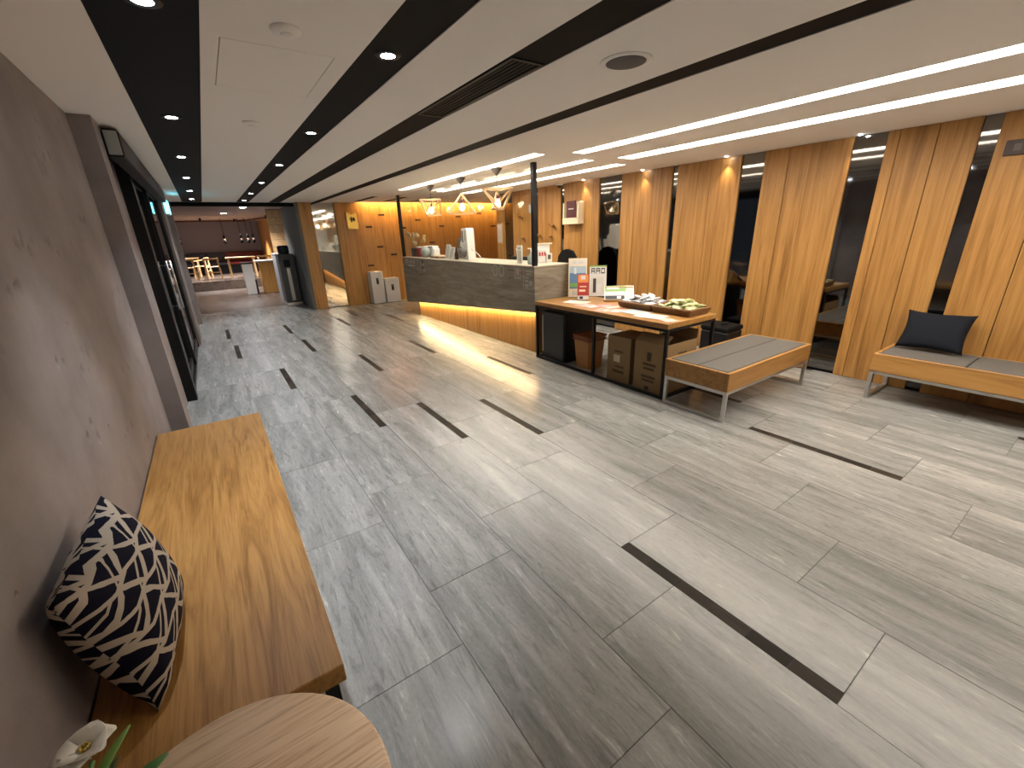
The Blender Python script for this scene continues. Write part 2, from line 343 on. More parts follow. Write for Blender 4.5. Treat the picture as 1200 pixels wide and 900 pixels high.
for c in range(-5, 15):
    a0 = colx(c); a1 = colx(c + 1)
    if c < -3 and a1 < XMIN: continue
    ymax = 12.4 if a0 < 1.9 else 11.02
    for n in range(-3, 14):
        y0 = joint(c) + n * TL; y1 = y0 + TL
        if y1 < -1.6 or y0 > ymax: continue
        x0, x1 = max(a0, XMIN), min(a1, XMAX if y0 < 8.2 else 7.3)
        if x1 - x0 < 0.05: continue
        if x0 > 4.2 and y0 > 5.2: continue       # behind the counter, out of sight
        ye = min(y1, ymax)
        side = inl.get((c, n))
        if side:
            sx = x0 if side == 'L' else x1 - SW
            for k in range(6):
                obj('inlay_block', slab(SW, TL / 6, M_inlay, 'inlay_block'), None, floor, (sx, y0 + k * TL / 6, -0.0008))
            if side == 'L': x0 += SW
            else: x1 -= SW
        obj('floor_tile', slab(x1 - x0, ye - y0, M_tile, 'floor_tile'), None, floor, (x0, y0, random.uniform(-0.0004, 0.0004)))
# simple slab behind the counter
b1('floor_slab', (4.2, 5.2, -0.01), (7.35, 11.02, 0.0), M_tile, floor)

# ------------------------------------------------------------------ CEILING
holes = [(-0.157, 0.167, -2.6, 11.15), (0.755, 0.98, -2.6, 11.15), (1.35, 1.575, -2.6, 11.15), (2.205, 2.37, -2.6, 11.15),
         (3.40, 3.57, -2.0, 3.75), (4.14, 4.38, -2.0, 3.80), (3.05, 3.20, 3.96, 7.92), (3.86, 4.01, 4.05, 8.06), (4.50, 4.68, 4.15, 8.3),
         (0.23, 0.67, 2.32, 2.98), (3.02, 3.16, 9.3, 10.75), (3.66, 3.82, 9.3, 10.75), (4.3, 4.46, 9.3, 10.75), (3.15, 7.3, 10.78, 11.05)]
xs = sorted({-0.62, 7.4} | {h[0] for h in holes} | {h[1] for h in holes}); ys = sorted({-2.6, 11.25} | {h[2] for h in holes} | {h[3] for h in holes})
bm = B()
vt = {}
def gv(x, y, z):
    k = (x, y, z)
    if k not in vt: vt[k] = bm.verts.new(k)
    return vt[k]
solid = {}
for i in range(len(xs) - 1):
    for j in range(len(ys) - 1):
        cx = (xs[i] + xs[i + 1]) / 2; cy = (ys[j] + ys[j + 1]) / 2
        solid[i, j] = not any(h[0] < cx < h[1] and h[2] < cy < h[3] for h in holes)
for (i, j), s in solid.items():
    if not s: continue
    x0, x1, y0, y1 = xs[i], xs[i + 1], ys[j], ys[j + 1]
    bm.faces.new((gv(x0, y0, CZ), gv(x1, y0, CZ), gv(x1, y1, CZ), gv(x0, y1, CZ)))
    for (di, dj), (p, q) in (((-1, 0), ((x0, y0), (x0, y1))), ((1, 0), ((x1, y0), (x1, y1))), ((0, -1), ((x0, y0), (x1, y0))), ((0, 1), ((x0, y1), (x1, y1)))):
        if not solid.get((i + di, j + dj), False):
            bm.faces.new((gv(*p, CZ), gv(*q, CZ), gv(*q, CZ + 0.13), gv(*p, CZ + 0.13)))
box(bm, (-0.62, -2.6, CZ + 0.13), (7.4, 11.25, CZ + 0.2))
ceiling = struct('ceiling', bm, M_ceil, 'white plaster ceiling with black recessed strips')
for nm, x0, x1, y0, y1 in [('black_strip', -0.157, 0.167, -2.6, 11.15), ('black_strip', 0.755, 0.98, -2.6, 11.15), ('black_strip', 1.35, 1.575, -2.6, 11.15), ('black_strip', 2.205, 2.37, -2.6, 11.15),
                           ('black_strip', 3.02, 3.16, 9.3, 10.75), ('black_strip', 3.66, 3.82, 9.3, 10.75), ('black_strip', 4.3, 4.46, 9.3, 10.75)]:
    b1(nm, (x0 + .0005, y0, CZ + 0.004), (x1 - .0005, y1, CZ + 0.12), M_black, ceiling)
b1('access_panel', (0.234, 2.324, CZ), (0.666, 2.976, CZ + 0.02), M_ceil, ceiling)
b1('cove_led', (3.3, 10.80, CZ + 0.05), (7.25, 10.84, CZ + 0.07), M_cove, ceiling, label='glowing cove strip above the timber back wall')
# linear lights
for i, (x0, x1, y0, y1, lab) in enumerate([(3.40, 3.57, -2.0, 3.75, 'long recessed linear light nearest the black strips, above the two benches'),
        (4.14, 4.38, -2.0, 3.80, 'long recessed linear light nearest the timber wall, above the two benches'),
        (3.05, 3.20, 3.96, 7.92, 'recessed linear light over the front edge of the stone counter'),
        (3.86, 4.01, 4.05, 8.06, 'middle one of three recessed linear lights over the reception'),
        (4.50, 4.68, 4.15, 8.3, 'recessed linear light over the reception, closest to the timber wall')]):
    t = thing('linear_light', lab, 'ceiling light', (x0, y0, CZ), 0, 'recessed linear lights')
    b1('diffuser', (0.004, 0.004, 0.025), (x1 - x0 - 0.004, y1 - y0 - 0.004, 0.04), M_led, t)
    b1('housing', (0.003, 0.003, 0.041), (x1 - x0 - 0.003, y1 - y0 - 0.003, 0.125), M_white, t)

# ------------------------------------------------------------------ WALLS
bm = B(); box(bm, (-0.72, -2.6, 0), (-0.525, 4.2, CZ)); box(bm, (-0.525, -2.6, 0), (-0.51, 0.2, CZ))
rp = random.Random(11); pits = []
for k in range(46):
    py, pz = rp.uniform(0.35, 3.85), rp.uniform(0.5, 2.25)
    for q in range(rp.choice((1, 1, 2, 3))):
        pits.append((py + q * rp.uniform(.04, .10), pz + q * rp.uniform(-.03, .03), rp.uniform(.008, .017), rp.uniform(.9, 1.5)))
DY = 0.0105; ny = int(3.75 / DY); nz = 224; rows = []
for i in range(ny + 1):
    yy = 0.2 + 3.75 * i / ny; near = [q for q in pits if abs(q[0] - yy) < 0.04]; col = []
    for k in range(nz + 1):
        zz = CZ * k / nz; d = 0.0
        for (a, b_, r, e) in near:
            dd = math.hypot((yy - a) / r, (zz - b_) / (r * e))
            if dd < 1.25: d = max(d, 0.014 * min(1.0, (1.25 - dd) * 2.2))
        if 0 < i < ny and 0 < k < nz: d += 0.0012 * (math.sin(3.1 * yy + 2.3 * zz) * math.sin(1.7 * yy - 4.1 * zz) * 0.5 + 0.5)
        col.append(bm.verts.new((-0.51 - d, yy, zz)))
    rows.append(col)
for a, b_ in zip(rows, rows[1:]):
    for k in range(nz): bm.faces.new((a[k], b_[k], b_[k + 1], a[k + 1])).smooth = True
struct('wall_left', bm, M_conc, 'raw concrete wall with small pits')
bm = B(); box(bm, (-0.51, 3.95, 0), (-0.40, 4.2, CZ)); box(bm, (-0.60, 4.2, 0), (-0.50, 5.46, CZ)); struct('trim_1', bm, M_conc, 'concrete pilaster beside the black sliding door')
bm = B(); box(bm, (-0.72, -2.7, 0), (5.6, -2.6, CZ)); struct('wall_front', bm, M_ceil)
bm = B(); box(bm, (WX + 0.03, -2.6, 0), (WX + 0.15, 8.4, CZ)); wall_r = struct('wall_right', bm, M_black, 'oak panelled wall with tinted mirror gaps')
pan = [(8.09, 8.40), (7.14, 7.77), (6.98, 7.14), (6.78, 6.92), (6.26, 6.78), (5.70, 6.17), (5.32, 5.70), (4.60, 4.86), (4.48, 4.60), (3.97, 4.48), (3.41, 3.89), (3.03, 3.41), (2.51, 2.77), (1.94, 2.51),
       (1.585, 1.68), (1.32, 1.585), (1.06, 1.32), (0.62, 0.95), (0.05, 0.62), (-0.6, -0.15), (-1.2, -0.6), (-2.6, -1.45)]
for k, (a, b) in enumerate(pan):
    bm = B(); pr = 0.0 if (b - a) > 0.13 else -0.006
    box(bm, (WX - pr, a + 0.003, 0.004), (WX + 0.03, b - 0.003, CZ - 0.002), 0.0015); obj('oak_panel', bm, M_panel, wall_r)
for a, b in [(7.77, 8.09), (6.92, 6.98), (6.17, 6.26), (4.86, 5.32), (3.89, 3.97), (2.77, 3.03), (1.68, 1.94), (0.95, 1.06), (-0.15, 0.05), (-1.45, -1.2)]:
    b1('mirror_strip', (WX + 0.022, a + 0.002, 0.03), (WX + 0.03, b - 0.002, CZ - 0.003), M_mirror, wall_r, label='dark tinted mirror strip')
# back wall behind the counter
bm = B(); box(bm, (3.12, 11.05, 0), (7.45, 11.2, CZ + 0.1)); wall_b = struct('wall_back', bm, M_black, 'warmly lit oak wall behind the reception')
x = 3.12
while x < 7.3:
    w = 0.62; b1('oak_panel', (x + 0.002, 11.02, 0.0), (min(x + w, 7.4) - 0.002, 11.05, CZ + 0.08), M_panel2, wall_b, 0.0015); x += w
for x, z in [(3.75, 2.09), (3.41, 1.82), (4.69, 1.96), (5.35, 1.80), (5.04, 1.40), (5.86, 2.03), (6.53, 2.11), (6.97, 1.77), (4.27, 1.78), (3.62, 1.35), (3.95, 1.15), (4.6, 1.02), (3.33, 0.92)]:
    b1('slot', (x - 0.075, 11.012, z - 0.02), (x + 0.075, 11.022, z + 0.02), M_slot, wall_b, label='small dark slot in the timber')
bm = B(); box(bm, (7.3, 8.4, 0), (7.42, 11.05, CZ)); box(bm, (5.56, 8.28, 0), (7.42, 8.4, CZ)); struct('wall_side_office', bm, M_panel2, None)
# timber pillars and mirror at the end of the hall
bm = B(); box(bm, (1.90, 11.0, 0), (2.17, 11.2, CZ), 0.003); struct('trim_2', bm, M_panel2, 'oak pillar at the restaurant opening')
bm = B(); box(bm, (2.66, 10.98, 0), (3.12, 11.2, CZ), 0.003); struct('trim_3', bm, M_panel2, 'oak pillar carrying the gold plate')
bm = B(); box(bm, (2.17, 11.05, 0.02), (2.66, 11.10, CZ)); struct('trim_4', bm, plain('clear_mirror', (0.55, 0.55, 0.53), 0.02, metal=1.0), 'tall mirror between the two oak pillars')
bm = B(); box(bm, (1.84, 11.0, 0), (1.90, 13.2, CZ)); struct('trim_5', bm, M_greywall, 'grey painted return beside the drinking fountain')
bm = B(); box(bm, (-0.5, 11.16, CZ - 0.075), (1.9, 11.28, CZ + 0.1)); struct('trim_6', bm, M_black, 'black beam edge over the restaurant opening')
# left side beyond the door
bm = B(); box(bm, (-0.62, 8.6, 0), (-0.38, 9.35, CZ)); struct('trim_7', bm, M_conc, 'concrete pilaster after the sliding door')
bm = B(); box(bm, (-0.62, 9.35, 0), (-0.44, 11.3, CZ)); box(bm, (-0.44, 10.9, 0), (-0.36, 11.25, CZ)); struct('wall_left_end', bm, M_conc, None)
b1('trim_8', (-0.44, 9.36, 0.0), (-0.40, 9.42, 2.0), M_steel)['kind'] = 'structure'
# sliding glass door
bm = B(); box(bm, (-0.50, 5.46, 0), (-0.41, 5.62, 2.3), 0.002); box(bm, (-0.50, 8.45, 0), (-0.41, 8.6, 2.3), 0.002); box(bm, (-0.56, 4.2, 2.28), (-0.42, 8.6, CZ)); box(bm, (-0.5, 5.62, 0), (-0.43, 8.45, 0.04))
door = struct('door_1', bm, M_blackmetal, 'black framed sliding glass entrance door')
for y0, y1, x0 in ((5.62, 7.05, -0.485), (7.0, 8.45, -0.455)):
    bm = B()
    for lo, hi in (((0, 0, 0), (.035, .06, 2.22)), ((0, y1 - y0 - .06, 0), (.035, y1 - y0, 2.22)), ((0, .06, 0), (.035, y1 - y0 - .06, .10)), ((0, .06, 2.14), (.035, y1 - y0 - .06, 2.22))): box(bm, lo, hi, 0.002)
    lf = obj('door_leaf', bm, M_blackmetal, door, (x0, y0, 0.045))
    b1('pane', (.012, .06, .10), (.022, y1 - y0 - .06, 2.14), M_doorglass, lf)
    hb = B(); yy = 0.12 if y0 > 6 else y1 - y0 - 0.12; tube(hb, (.06, yy, .75), (.06, yy, 1.35), .012); tube(hb, (.06, yy, .8), (.03, yy, .8), .007); tube(hb, (.06, yy, 1.3), (.03, yy, 1.3), .007)
    h = obj('handle', hb, M_steel, lf); h['label'] = 'steel pull handle'
t = thing('door_operator', 'black automatic door operator box with grey end cap under the ceiling', 'door operator', (-0.40, 4.21, 2.17))
b1('casing', (0, 0.012, 0), (0.09, 4.3, 0.17), plain('operator_brown', (0.016, 0.012, 0.010), 0.6, spec=0.2), t, 0.008)
b1('end_cap', (0.008, 0.0, 0.012), (0.082, 0.014, 0.16), plain('operator_grey', (0.28, 0.29, 0.27), 0.5), t, 0.004, 'grey end cap')
# exit sign
t = thing('exit_sign', 'glowing cyan exit sign above the far end of the sliding door', 'sign', (-0.38, 9.15, 2.04))
b1('housing', (0, 0, 0), (0.05, 0.42, 0.22), M_white, t, 0.004)
b1('lit_face', (0.05, 0.012, 0.012), (0.054, 0.408, 0.208), M_exit, t)
b1('lit_face', (0.006, -0.003, 0.012), (0.046, 0.0, 0.208), M_exit, t)

# ------------------------------------------------------------------ RESTAURANT beyond the opening
bm = B(); box(bm, (-2.2, 12.4, -0.12), (3.2, 18.4, -0.001)); box(bm, (-2.2, 18.4, -0.12), (3.2, 23.2, 0.3)); struct('floor_restaurant', bm, M_restfloor, 'dark restaurant floor with one raised step')
bm = B(); box(bm, (-2.2, 11.28, CZ + 0.05), (3.2, 23.2, CZ + 0.15)); struct('ceiling_restaurant', bm, M_restceil)
bm = B(); box(bm, (-2.2, 23.0, 0.3), (3.2, 23.15, CZ + 0.05)); struct('wall_restaurant_back', bm, M_mauve, 'mauve wall at the far end of the restaurant')
bm = B(); box(bm, (-2.3, 11.3, 0), (-2.2, 23.1, CZ + 0.05)); box(bm, (-2.2, 11.25, 0), (-0.62, 11.35, CZ + 0.05)); struct('wall_restaurant_left', bm, M_mauve)
bm = B(); box(bm, (3.0, 11.2, 0), (3.1, 23.1, CZ + 0.05)); struct('wall_restaurant_right', bm, M_panel2)
bm = B(); box(bm, (2.15, 18.6, 0.3), (3.0, 22.9, CZ + 0.05)); struct('trim_9', bm, M_panel2, 'brown timber block at the right of the restaurant')
# plank clad partition
bm = B(); box(bm, (1.66, 14.52, 0), (2.9, 14.6, CZ + 0.05)); tp = struct('trim_10', bm, M_black, 'plank clad partition behind the drinking fountain')
z = 0.0
while z < CZ:
    b1('plank', (1.64, 14.5, z + 0.003), (2.5, 14.52, min(z + 0.2, CZ + 0.05) - 0.003), M_pale, tp); z += 0.2
# banquette
t = thing('banquette', 'navy and red banquette along the mauve restaurant wall', 'bench', (0, 22.4, 0.3))
b1('base', (-2.1, 0.02, 0), (2.1, 0.58, 0.36), M_black, t)
for k in range(6):
    x0 = -2.1 + 0.7 * k; mt = M_blueseat if x0 < 0.6 else M_redseat
    b1('seat', (x0 + .005, 0, 0.36), (x0 + .695, 0.45, 0.46), mt, t, 0.02); b1('backrest', (x0 + .005, 0.45, 0.40), (x0 + .695, 0.58, 0.86), mt, t, 0.02)
def wood_chair(label, loc, rz):
    t = thing('wooden_chair', label, 'chair', loc, rz, 'restaurant chairs')
    bm = B(); box(bm, (-.22, -.21, .42), (.22, .21, .45), .01); obj('seat', bm, M_pale, t)
    for sx in (-1, 1):
        bm = B(); bar(bm, (sx * .24, -.22, 0), (sx * .20, -.19, .70), .045); obj('leg', bm, M_pale, t)
        bm = B(); bar(bm, (sx * .24, .22, 0), (sx * .20, .19, .46), .045); obj('leg', bm, M_pale, t)
        bm = B(); bar(bm, (sx * .22, -.19, .68), (sx * .22, .15, .64), .045); obj('armrest', bm, M_pale, t)
    bm = B(); bar(bm, (-.24, -.2, .72), (.24, -.2, .72), .05, .06); obj('backrest', bm, M_pale, t)
    bm = B(); bar(bm, (-.2, -.2, .25), (.2, -.2, .25), .025); obj('stretcher', bm, M_pale, t)
    bm = B(); bar(bm, (-.2, .2, .22), (.2, .2, .22), .025); obj('stretcher', bm, M_pale, t)
    return t
c0 = wood_chair('pale wooden chair facing away, right of the pair by the navy banquette', (0.10, 19.5, 0.3), 0)
dup(c0, (-0.66, 19.7, 0.3), 0.1, 'pale wooden chair partly cut off by the left pilaster')
dup(c0, (-0.22, 20.6, 0.3), 1.3, 'pale wooden chair turned sideways between the two others')
dup(c0, (1.83, 19.3, 0.3), 3.14, 'pale wooden chair at the right end of the long table')
def rest_table(label, loc, L, Dp, h):
    t = thing('restaurant_table', label, 'table', loc)
    b1('tabletop', (-L / 2, -Dp / 2, h - .04), (L / 2, Dp / 2, h), M_pale, t, .005)
    for sx in (-1, 1):
        for sy in (-1, 1): b1('leg', (sx * (L / 2 - .07) - .03, sy * (Dp / 2 - .07) - .03, 0), (sx * (L / 2 - .07) + .03, sy * (Dp / 2 - .07) + .03, h - .04), M_pale, t)
rest_table('long pale table in front of the red banquette', (1.05, 19.5, 0.3), 0.95, 0.55, 0.74)
rest_table('pale table behind the two wooden chairs on the left', (-0.9, 21.5, 0.3), 1.3, 0.6, 0.74)
t = thing('serving_counter', 'brown serving counter with white top inside the restaurant', 'counter', (1.62, 16.2, 0))
b1('body', (-.30, -.25, 0), (.45, .35, .96), M_panel2, t); b1('counter_top', (-.4, -.28, .96), (.47, .38, 1.0), M_white, t, .005)
t = thing('waste_stand', 'white tall bin with black foot beside the serving counter', 'bin', (1.0, 16.1, 0))
bm = B(); prism(bm, [(-.16, .0), (.10, .0), (.13, .92), (-.16, .92)], 'y', -.15, .15); obj('body', bm, M_white, t)
b1('foot', (.11, -.15, 0), (.155, .15, .42), M_blackmetal, t); b1('lid', (-.18, -.17, .92), (.15, .17, .97), M_blackmetal, t, .01)
t = thing('water_dispenser', 'grey floor standing water dispenser with dark cylinder on top', 'dispenser', (1.62, 12.45, 0))
b1('body', (-.17, -.17, .08), (.19, .2, 1.26), plain('dispenser_grey', (0.10, 0.105, 0.105), 0.4), t, .01)
b1('foot', (-.19, -.24, 0), (.2, .22, .08), M_steel, t, .01)
b1('front_strip', (-.03, -.178, .12), (.05, -.17, .92), M_steel, t); b1('tap_recess', (-.07, -.18, .95), (.07, -.17, 1.12), M_blackmetal, t)
bm = B(); lathe(bm, [(.12, 1.26), (.13, 1.28), (.13, 1.43), (.11, 1.46)], (0, 0, 0), 24); o = obj('top_cylinder', bm, plain('dark_gloss', (0.03, 0.035, 0.04), 0.15), t)
t = thing('low_cabinet', 'pale blue sided cabinet behind the water dispenser', 'cabinet', (1.52, 13.35, 0))
b1('body', (0, 0, 0), (0.3, .75, 1.22), M_bluepanel, t, .005); b1('cabinet_top', (-.01, -.01, 1.22), (.31, .76, 1.25), M_white, t)
# pendant lamps of the restaurant
def dark_pendant(label, loc, drop):
    t = thing('teardrop_pendant', label, 'pendant lamp', loc, 0, 'dark restaurant pendants')
    bm = B(); tube(bm, (0, 0, 0), (0, 0, -drop), .008, seg=6); obj('cable', bm, M_black, t)
    bm = B(); lathe(bm, [(.01, 0), (.03, -.05), (.05, -.12), (.02, -.15)], (0, 0, -drop), 12); obj('shade', bm, M_black, t)
    bm = B(); lathe(bm, [(.02, -.15), (.035, -.17), (.035, -.19), (.02, -.21)], (0, 0, -drop), 12); obj('bulb', bm, M_dimbulb, t)
    bm = B(); lathe(bm, [(.02, -.21), (.06, -.26), (.045, -.31), (.01, -.34)], (0, 0, -drop), 12); obj('bowl', bm, M_black, t)
    return t
pd = dark_pendant('dark teardrop pendant at the left, over the wooden chairs', (-0.67, 20.2, CZ + .05), 0.56)
for x, y, lab in [(0.72, 20.2, 'dark teardrop pendant alone in front of the mauve wall'), (1.27, 20.2, 'leftmost of three close dark pendants over the long table'),
                  (1.5, 20.2, 'middle one of three close dark pendants over the long table'), (1.66, 20.0, 'rightmost of three close dark pendants over the long table')]:
    dup(pd, (x, y, CZ + .05), 0, lab)
bm = B(); tube(bm, (-1.4, 20.6, CZ - .02), (1.5, 20.6, CZ - .02), .03); tube(bm, (1.5, 20.6, CZ - .02), (2.1, 17.5, CZ - .02), .03); tube(bm, (1.5, 20.6, CZ - .02), (1.5, 20.6, CZ + .05), .015)
tag(obj('ceiling_pipe', bm, M_maroon), 'dark pipe crossing below the restaurant ceiling', 'pipe')
for x, y, e, lab in [(0.72, 16.4, 90, 'round white downlight in the restaurant ceiling'), (1.05, 13.7, 55, 'restaurant downlight added to brighten the plank partition')]:  # the nearer one is added to light the plank partition
    t = thing('restaurant_downlight', lab, 'ceiling light', (x, y, CZ + .05))
    bm = B(); lathe(bm, [(.02, -.006), (.06, -.006), (.075, 0)], (0, 0, 0), 20); obj('lamp', bm, M_lamp, t)
    spot('spot_light', t, (0, 0, -.03), e, 130, (1.0, .93, .88))
for x, y, e in [(0.1, 19.6, 150), (1.2, 20.6, 190), (-1.2, 20.6, 90), (2.0, 17.8, 130)]:
    t = thing('track_spot', 'small black spotlight under the restaurant ceiling at ' + {0.1: 'the left chairs', 1.2: 'the long table', -1.2: 'the far left corner', 2.0: 'the timber block'}[x], 'spotlight', (x, y, CZ + .05))
    bm = B(); tube(bm, (0, 0, 0), (0, 0, -.10), .035, seg=14); obj('body', bm, M_black, t)
    spot('spot_light', t, (0, 0, -.12), e, 110, (1.0, .93, .88))

# ------------------------------------------------------------------ DOWNLIGHTS
def downlight(label, x, y, e, col=(1.0, .96, .9), size=70):
    t = thing('downlight', label, 'ceiling light', (x, y, CZ + 0.004), 0, 'recessed downlights')
    bm = B(); lathe(bm, [(.036, -.004), (.055, -.004), (.058, 0), (.058, .003), (.036, .003)], (0, 0, 0), 28); obj('trim_ring', bm, M_blackmetal if x < 2 else M_white, t)
    bm = B(); lathe(bm, [(.004, -.006), (.030, -.005), (.0355, -.002)], (0, 0, 0), 20); obj('lamp', bm, M_lamp, t)
    spot('spot_light', t, (0, 0, -.02), e, size, col, 1.0)
    return t
ORD = ['nearest', 'second', 'third', 'fourth', 'fifth', 'sixth']
for k, y in enumerate((2.13, 3.82, 5.44, 7.08, 8.80, 10.4)):
    downlight(ORD[k] + ' downlight in the wide black ceiling strip along the concrete wall', 0.01, y, DOWN, (0.90, 0.95, 1.0))
for k, y in enumerate((2.19, 3.92, 5.65, 7.4, 9.1, 10.6)):
    downlight(ORD[k] + ' downlight in the second black ceiling strip from the left', 0.867, y, DOWN * .8, (0.97, 0.97, 1.0))
for y, lab in [(1.87, 'tiny wall washer above the wide oak panel by the dark-pillowed bench'), (3.19, 'tiny wall washer above the oak panel behind the small black case'),
               (4.42, 'tiny wall washer above the oak panel with the narrow batten'), (5.62, 'tiny wall washer above the panel with the cream box')]:
    t = thing('wall_washer', lab, 'ceiling light', (WX - 0.07, y, CZ), 0, 'wall washers')
    bm = B(); lathe(bm, [(.004, -.008), (.013, -.007), (.016, 0)], (0, 0, 0), 16); obj('lamp', bm, M_lamp, t)
    spot('spot_light', t, (0, 0, -.02), 3.5, 70, (1.0, .8, .55), 0.9, (0.10, 0, -1), 0.01)
for x, y, lab in [(0.44, 2.12, 'white smoke detector nearest the camera on the ceiling'), (0.45, 3.74, 'white smoke detector farther along the ceiling')]:
    t = thing('smoke_detector', lab, 'smoke detector', (x, y, CZ))
    bm = B(); lathe(bm, [(.02, -.018), (.045, -.016), (.055, -.008), (.055, 0)], (0, 0, 0), 24); obj('body', bm, M_ceil, t)
    bm = B(); lathe(bm, [(.01, -.022), (.022, -.020), (.024, -.016)], (0, 0, 0), 16); obj('sensor', bm, M_white, t)
t = thing('ceiling_speaker', 'round grey ceiling speaker between two black strips', 'speaker', (1.88, 1.70, CZ))
bm = B(); lathe(bm, [(.098, -.006), (.122, -.005), (.125, 0), (.098, 0)], (0, 0, 0), 40); obj('rim', bm, M_ceil, t)
bm = B(); lathe(bm, [(.01, -.0085), (.090, -.0085), (.096, -.0065)], (0, 0, 0), 40); obj('grille', bm, plain('speaker_grey', (0.13, 0.125, 0.12), 0.7, bump=0.8, bscale=900), t)
t = thing('air_vent', 'black slot air vent in the third black ceiling strip', 'vent', (1.365, 1.93, CZ + 0.004))
for lo, hi in (((0, 0, -.006), (.195, .02, 0)), ((0, 1.1, -.006), (.195, 1.12, 0)), ((0, .02, -.006), (.02, 1.1, 0)), ((.175, .02, -.006), (.195, 1.1, 0))): b1('frame', lo, hi, M_blackmetal, t)
for k in range(5): b1('slat', (.035 + k * .028, .02, -.004), (.041 + k * .028, 1.1, -.0005), M_blackmetal, t)
t = thing('security_camera', 'white dome camera on the ceiling by the timber wall', 'camera', (5.33, 6.2, CZ))
bm = B(); lathe(bm, [(.05, -.03), (.06, -.02), (.06, 0)], (0, 0, 0), 20); obj('base', bm, M_white, t)
bm = B(); ball(bm, (0, 0, -.03), .042); obj('dome', bm, plain('dome_dark', (.05, .05, .05), .1), t)

# ------------------------------------------------------------------ RECEPTION COUNTER
Y0, Y1 = 4.41, 8.95
t = thing('reception_counter', 'grey veined stone reception counter with glowing oak base', 'counter', (3.38, Y0, 0))
L = Y1 - Y0
zb = lambda y: 0.59 + (0.25 - 0.59) * y / L
bm = B(); prism(bm, [(0, 0.59), (L, 0.25), (L, 1.165), (0, 1.165)], 'x', 0, 0.60); obj('stone_body', bm, M_stone, t)
b1('counter_top', (-0.004, -0.004, 1.165), (0.604, L + .004, 1.18), plain('pale_stone_edge', (0.50, 0.46, 0.36), 0.35), t, .003)
bm = B(); ya, yb = 0.10, L - 0.38; prism(bm, [(ya, 0), (yb, 0), (yb, zb(yb) - .001), (ya, zb(ya) - .001)], 'x', 0.12, 0.52); obj('oak_base', bm, M_panel2, t)
bm = B(); prism(bm, [(ya, zb(ya) - .009), (yb, zb(yb) - .009), (yb, zb(yb) - .001), (ya, zb(ya) - .001)], 'x', 0.075, 0.10); o = obj('light_strip', bm, M_base, t); o['label'] = 'warm strip glowing under the stone overhang'
# vinyl marks on the stone front
bm = B()
def mark(bm, y, z, w, h, mi=0, th=0.0012): box(bm, (-th, y, z), (0, y + w, z + h), 0, mi)   # y measured from near end
y = 4.30
mark(bm, 4.36, 1.06, .03, .075); mark(bm, 4.24, 1.06, .03, .075); mark(bm, 4.27, 1.06, .09, .018); mark(bm, 4.27, 1.117, .09, .018)
for yy in (4.14, 4.03, 3.92): mark(bm, yy, 1.06, .035, .075)
mark(bm, 3.93, 1.005, .36, .028)
obj('vinyl_lettering', bm, M_stick, t)
bm = B(); mark(bm, 3.49, 1.09, .06, .055, 0); mark(bm, 3.50, 0.98, .05, .05, 0); mark(bm, 3.44, 1.05, .12, .02, 1); mark(bm, 3.42, .94, .10, .03, 1); mark(bm, 3.57, 1.04, .02, .10, 1); obj('vinyl_emblem', bm, [M_ink, M_stickdim], t)
def ring(bm, cy, cz, ry, rz, w, mi=0, n=20):
    for i in range(n):
        a, b = 2 * math.pi * i / n, 2 * math.pi * (i + 1) / n
        bar(bm, (-.0008, cy + ry * math.cos(a), cz + rz * math.sin(a)), (-.0008, cy + ry * math.cos(b), cz + rz * math.sin(b)), .0016, w, mi)
bm = B(); ring(bm, .93, 1.085, .06, .07, .016); ring(bm, .76, 1.085, .06, .07, .016); obj('vinyl_rings', bm, M_stickdim, t)
bm = B(); mark(bm, .43, .99, .012, .15); mark(bm, .30, .99, .012, .15); mark(bm, .30, 1.135, .14, .008); ring(bm, .37, 1.09, .035, .035, .018, 1); ring(bm, .37, 1.09, .015, .015, .018, 1); mark(bm, .33, 1.0, .08, .02, 0); obj('vinyl_card', bm, [M_stickdim, M_stickpink], t)
bm = B()
mark(bm, .235, .88, .010, .26); mark(bm, .02, .88, .010, .10); mark(bm, .02, .88, .22, .008); mark(bm, .05, 1.10, .14, .018); mark(bm, .08, 1.065, .10, .018); mark(bm, .12, 1.02, .10, .014); mark(bm, .14, .97, .06, .03); mark(bm, .05, .93, .07, .06); mark(bm, .14, .90, .06, .05)
obj('vinyl_notice', bm, M_stickdim, t)
# glass screen on the counter
t = thing('glass_screen', 'clear glass screen with two black posts standing on the reception counter', 'screen', (3.382, Y0, 1.18))
b1('post', (-0.002, 0.0, -0.0), (0.055, 0.055, CZ - 1.18), M_blackmetal, t, .002); b1('post', (-0.002, L - .07, 0), (0.055, L - .015, CZ - 1.18), M_blackmetal, t, .002)
b1('pane', (0.043, 0.056, 0.002), (0.053, L - .071, CZ - 1.18 - .002), M_glass, t)
# desk, monitor, chair behind
t = thing('back_desk', 'oak work desk hidden behind the stone counter', 'desk', (4.0, 4.9, 0))
b1('desktop', (0, 0, .72), (.6, 3.6, .75), M_table, t, .003)
for yy in (0.02, 3.54): b1('leg', (.02, yy, 0), (.58, yy + .04, .72), M_table, t)
t = thing('monitor', 'black computer monitor just showing above the counter', 'monitor', (4.2, 5.82, .75))
b1('foot', (-.1, -.12, 0), (.1, .12, .015), M_blackmetal, t, .003); b1('stand', (-.015, -.03, .015), (.015, .03, .2), M_blackmetal, t); b1('screen', (-.02, -.27, .15), (.02, .27, .47), M_blackmetal, t, .006)
t = thing('office_chair', 'black office chair with rounded back behind the counter', 'chair', (4.72, 5.55, 0))
bm = B(); lathe(bm, [(.02, 0), (.28, .02), (.28, .05), (.03, .08), (.03, .44)], (0, 0, 0), 10); obj('base', bm, M_blackmetal, t)
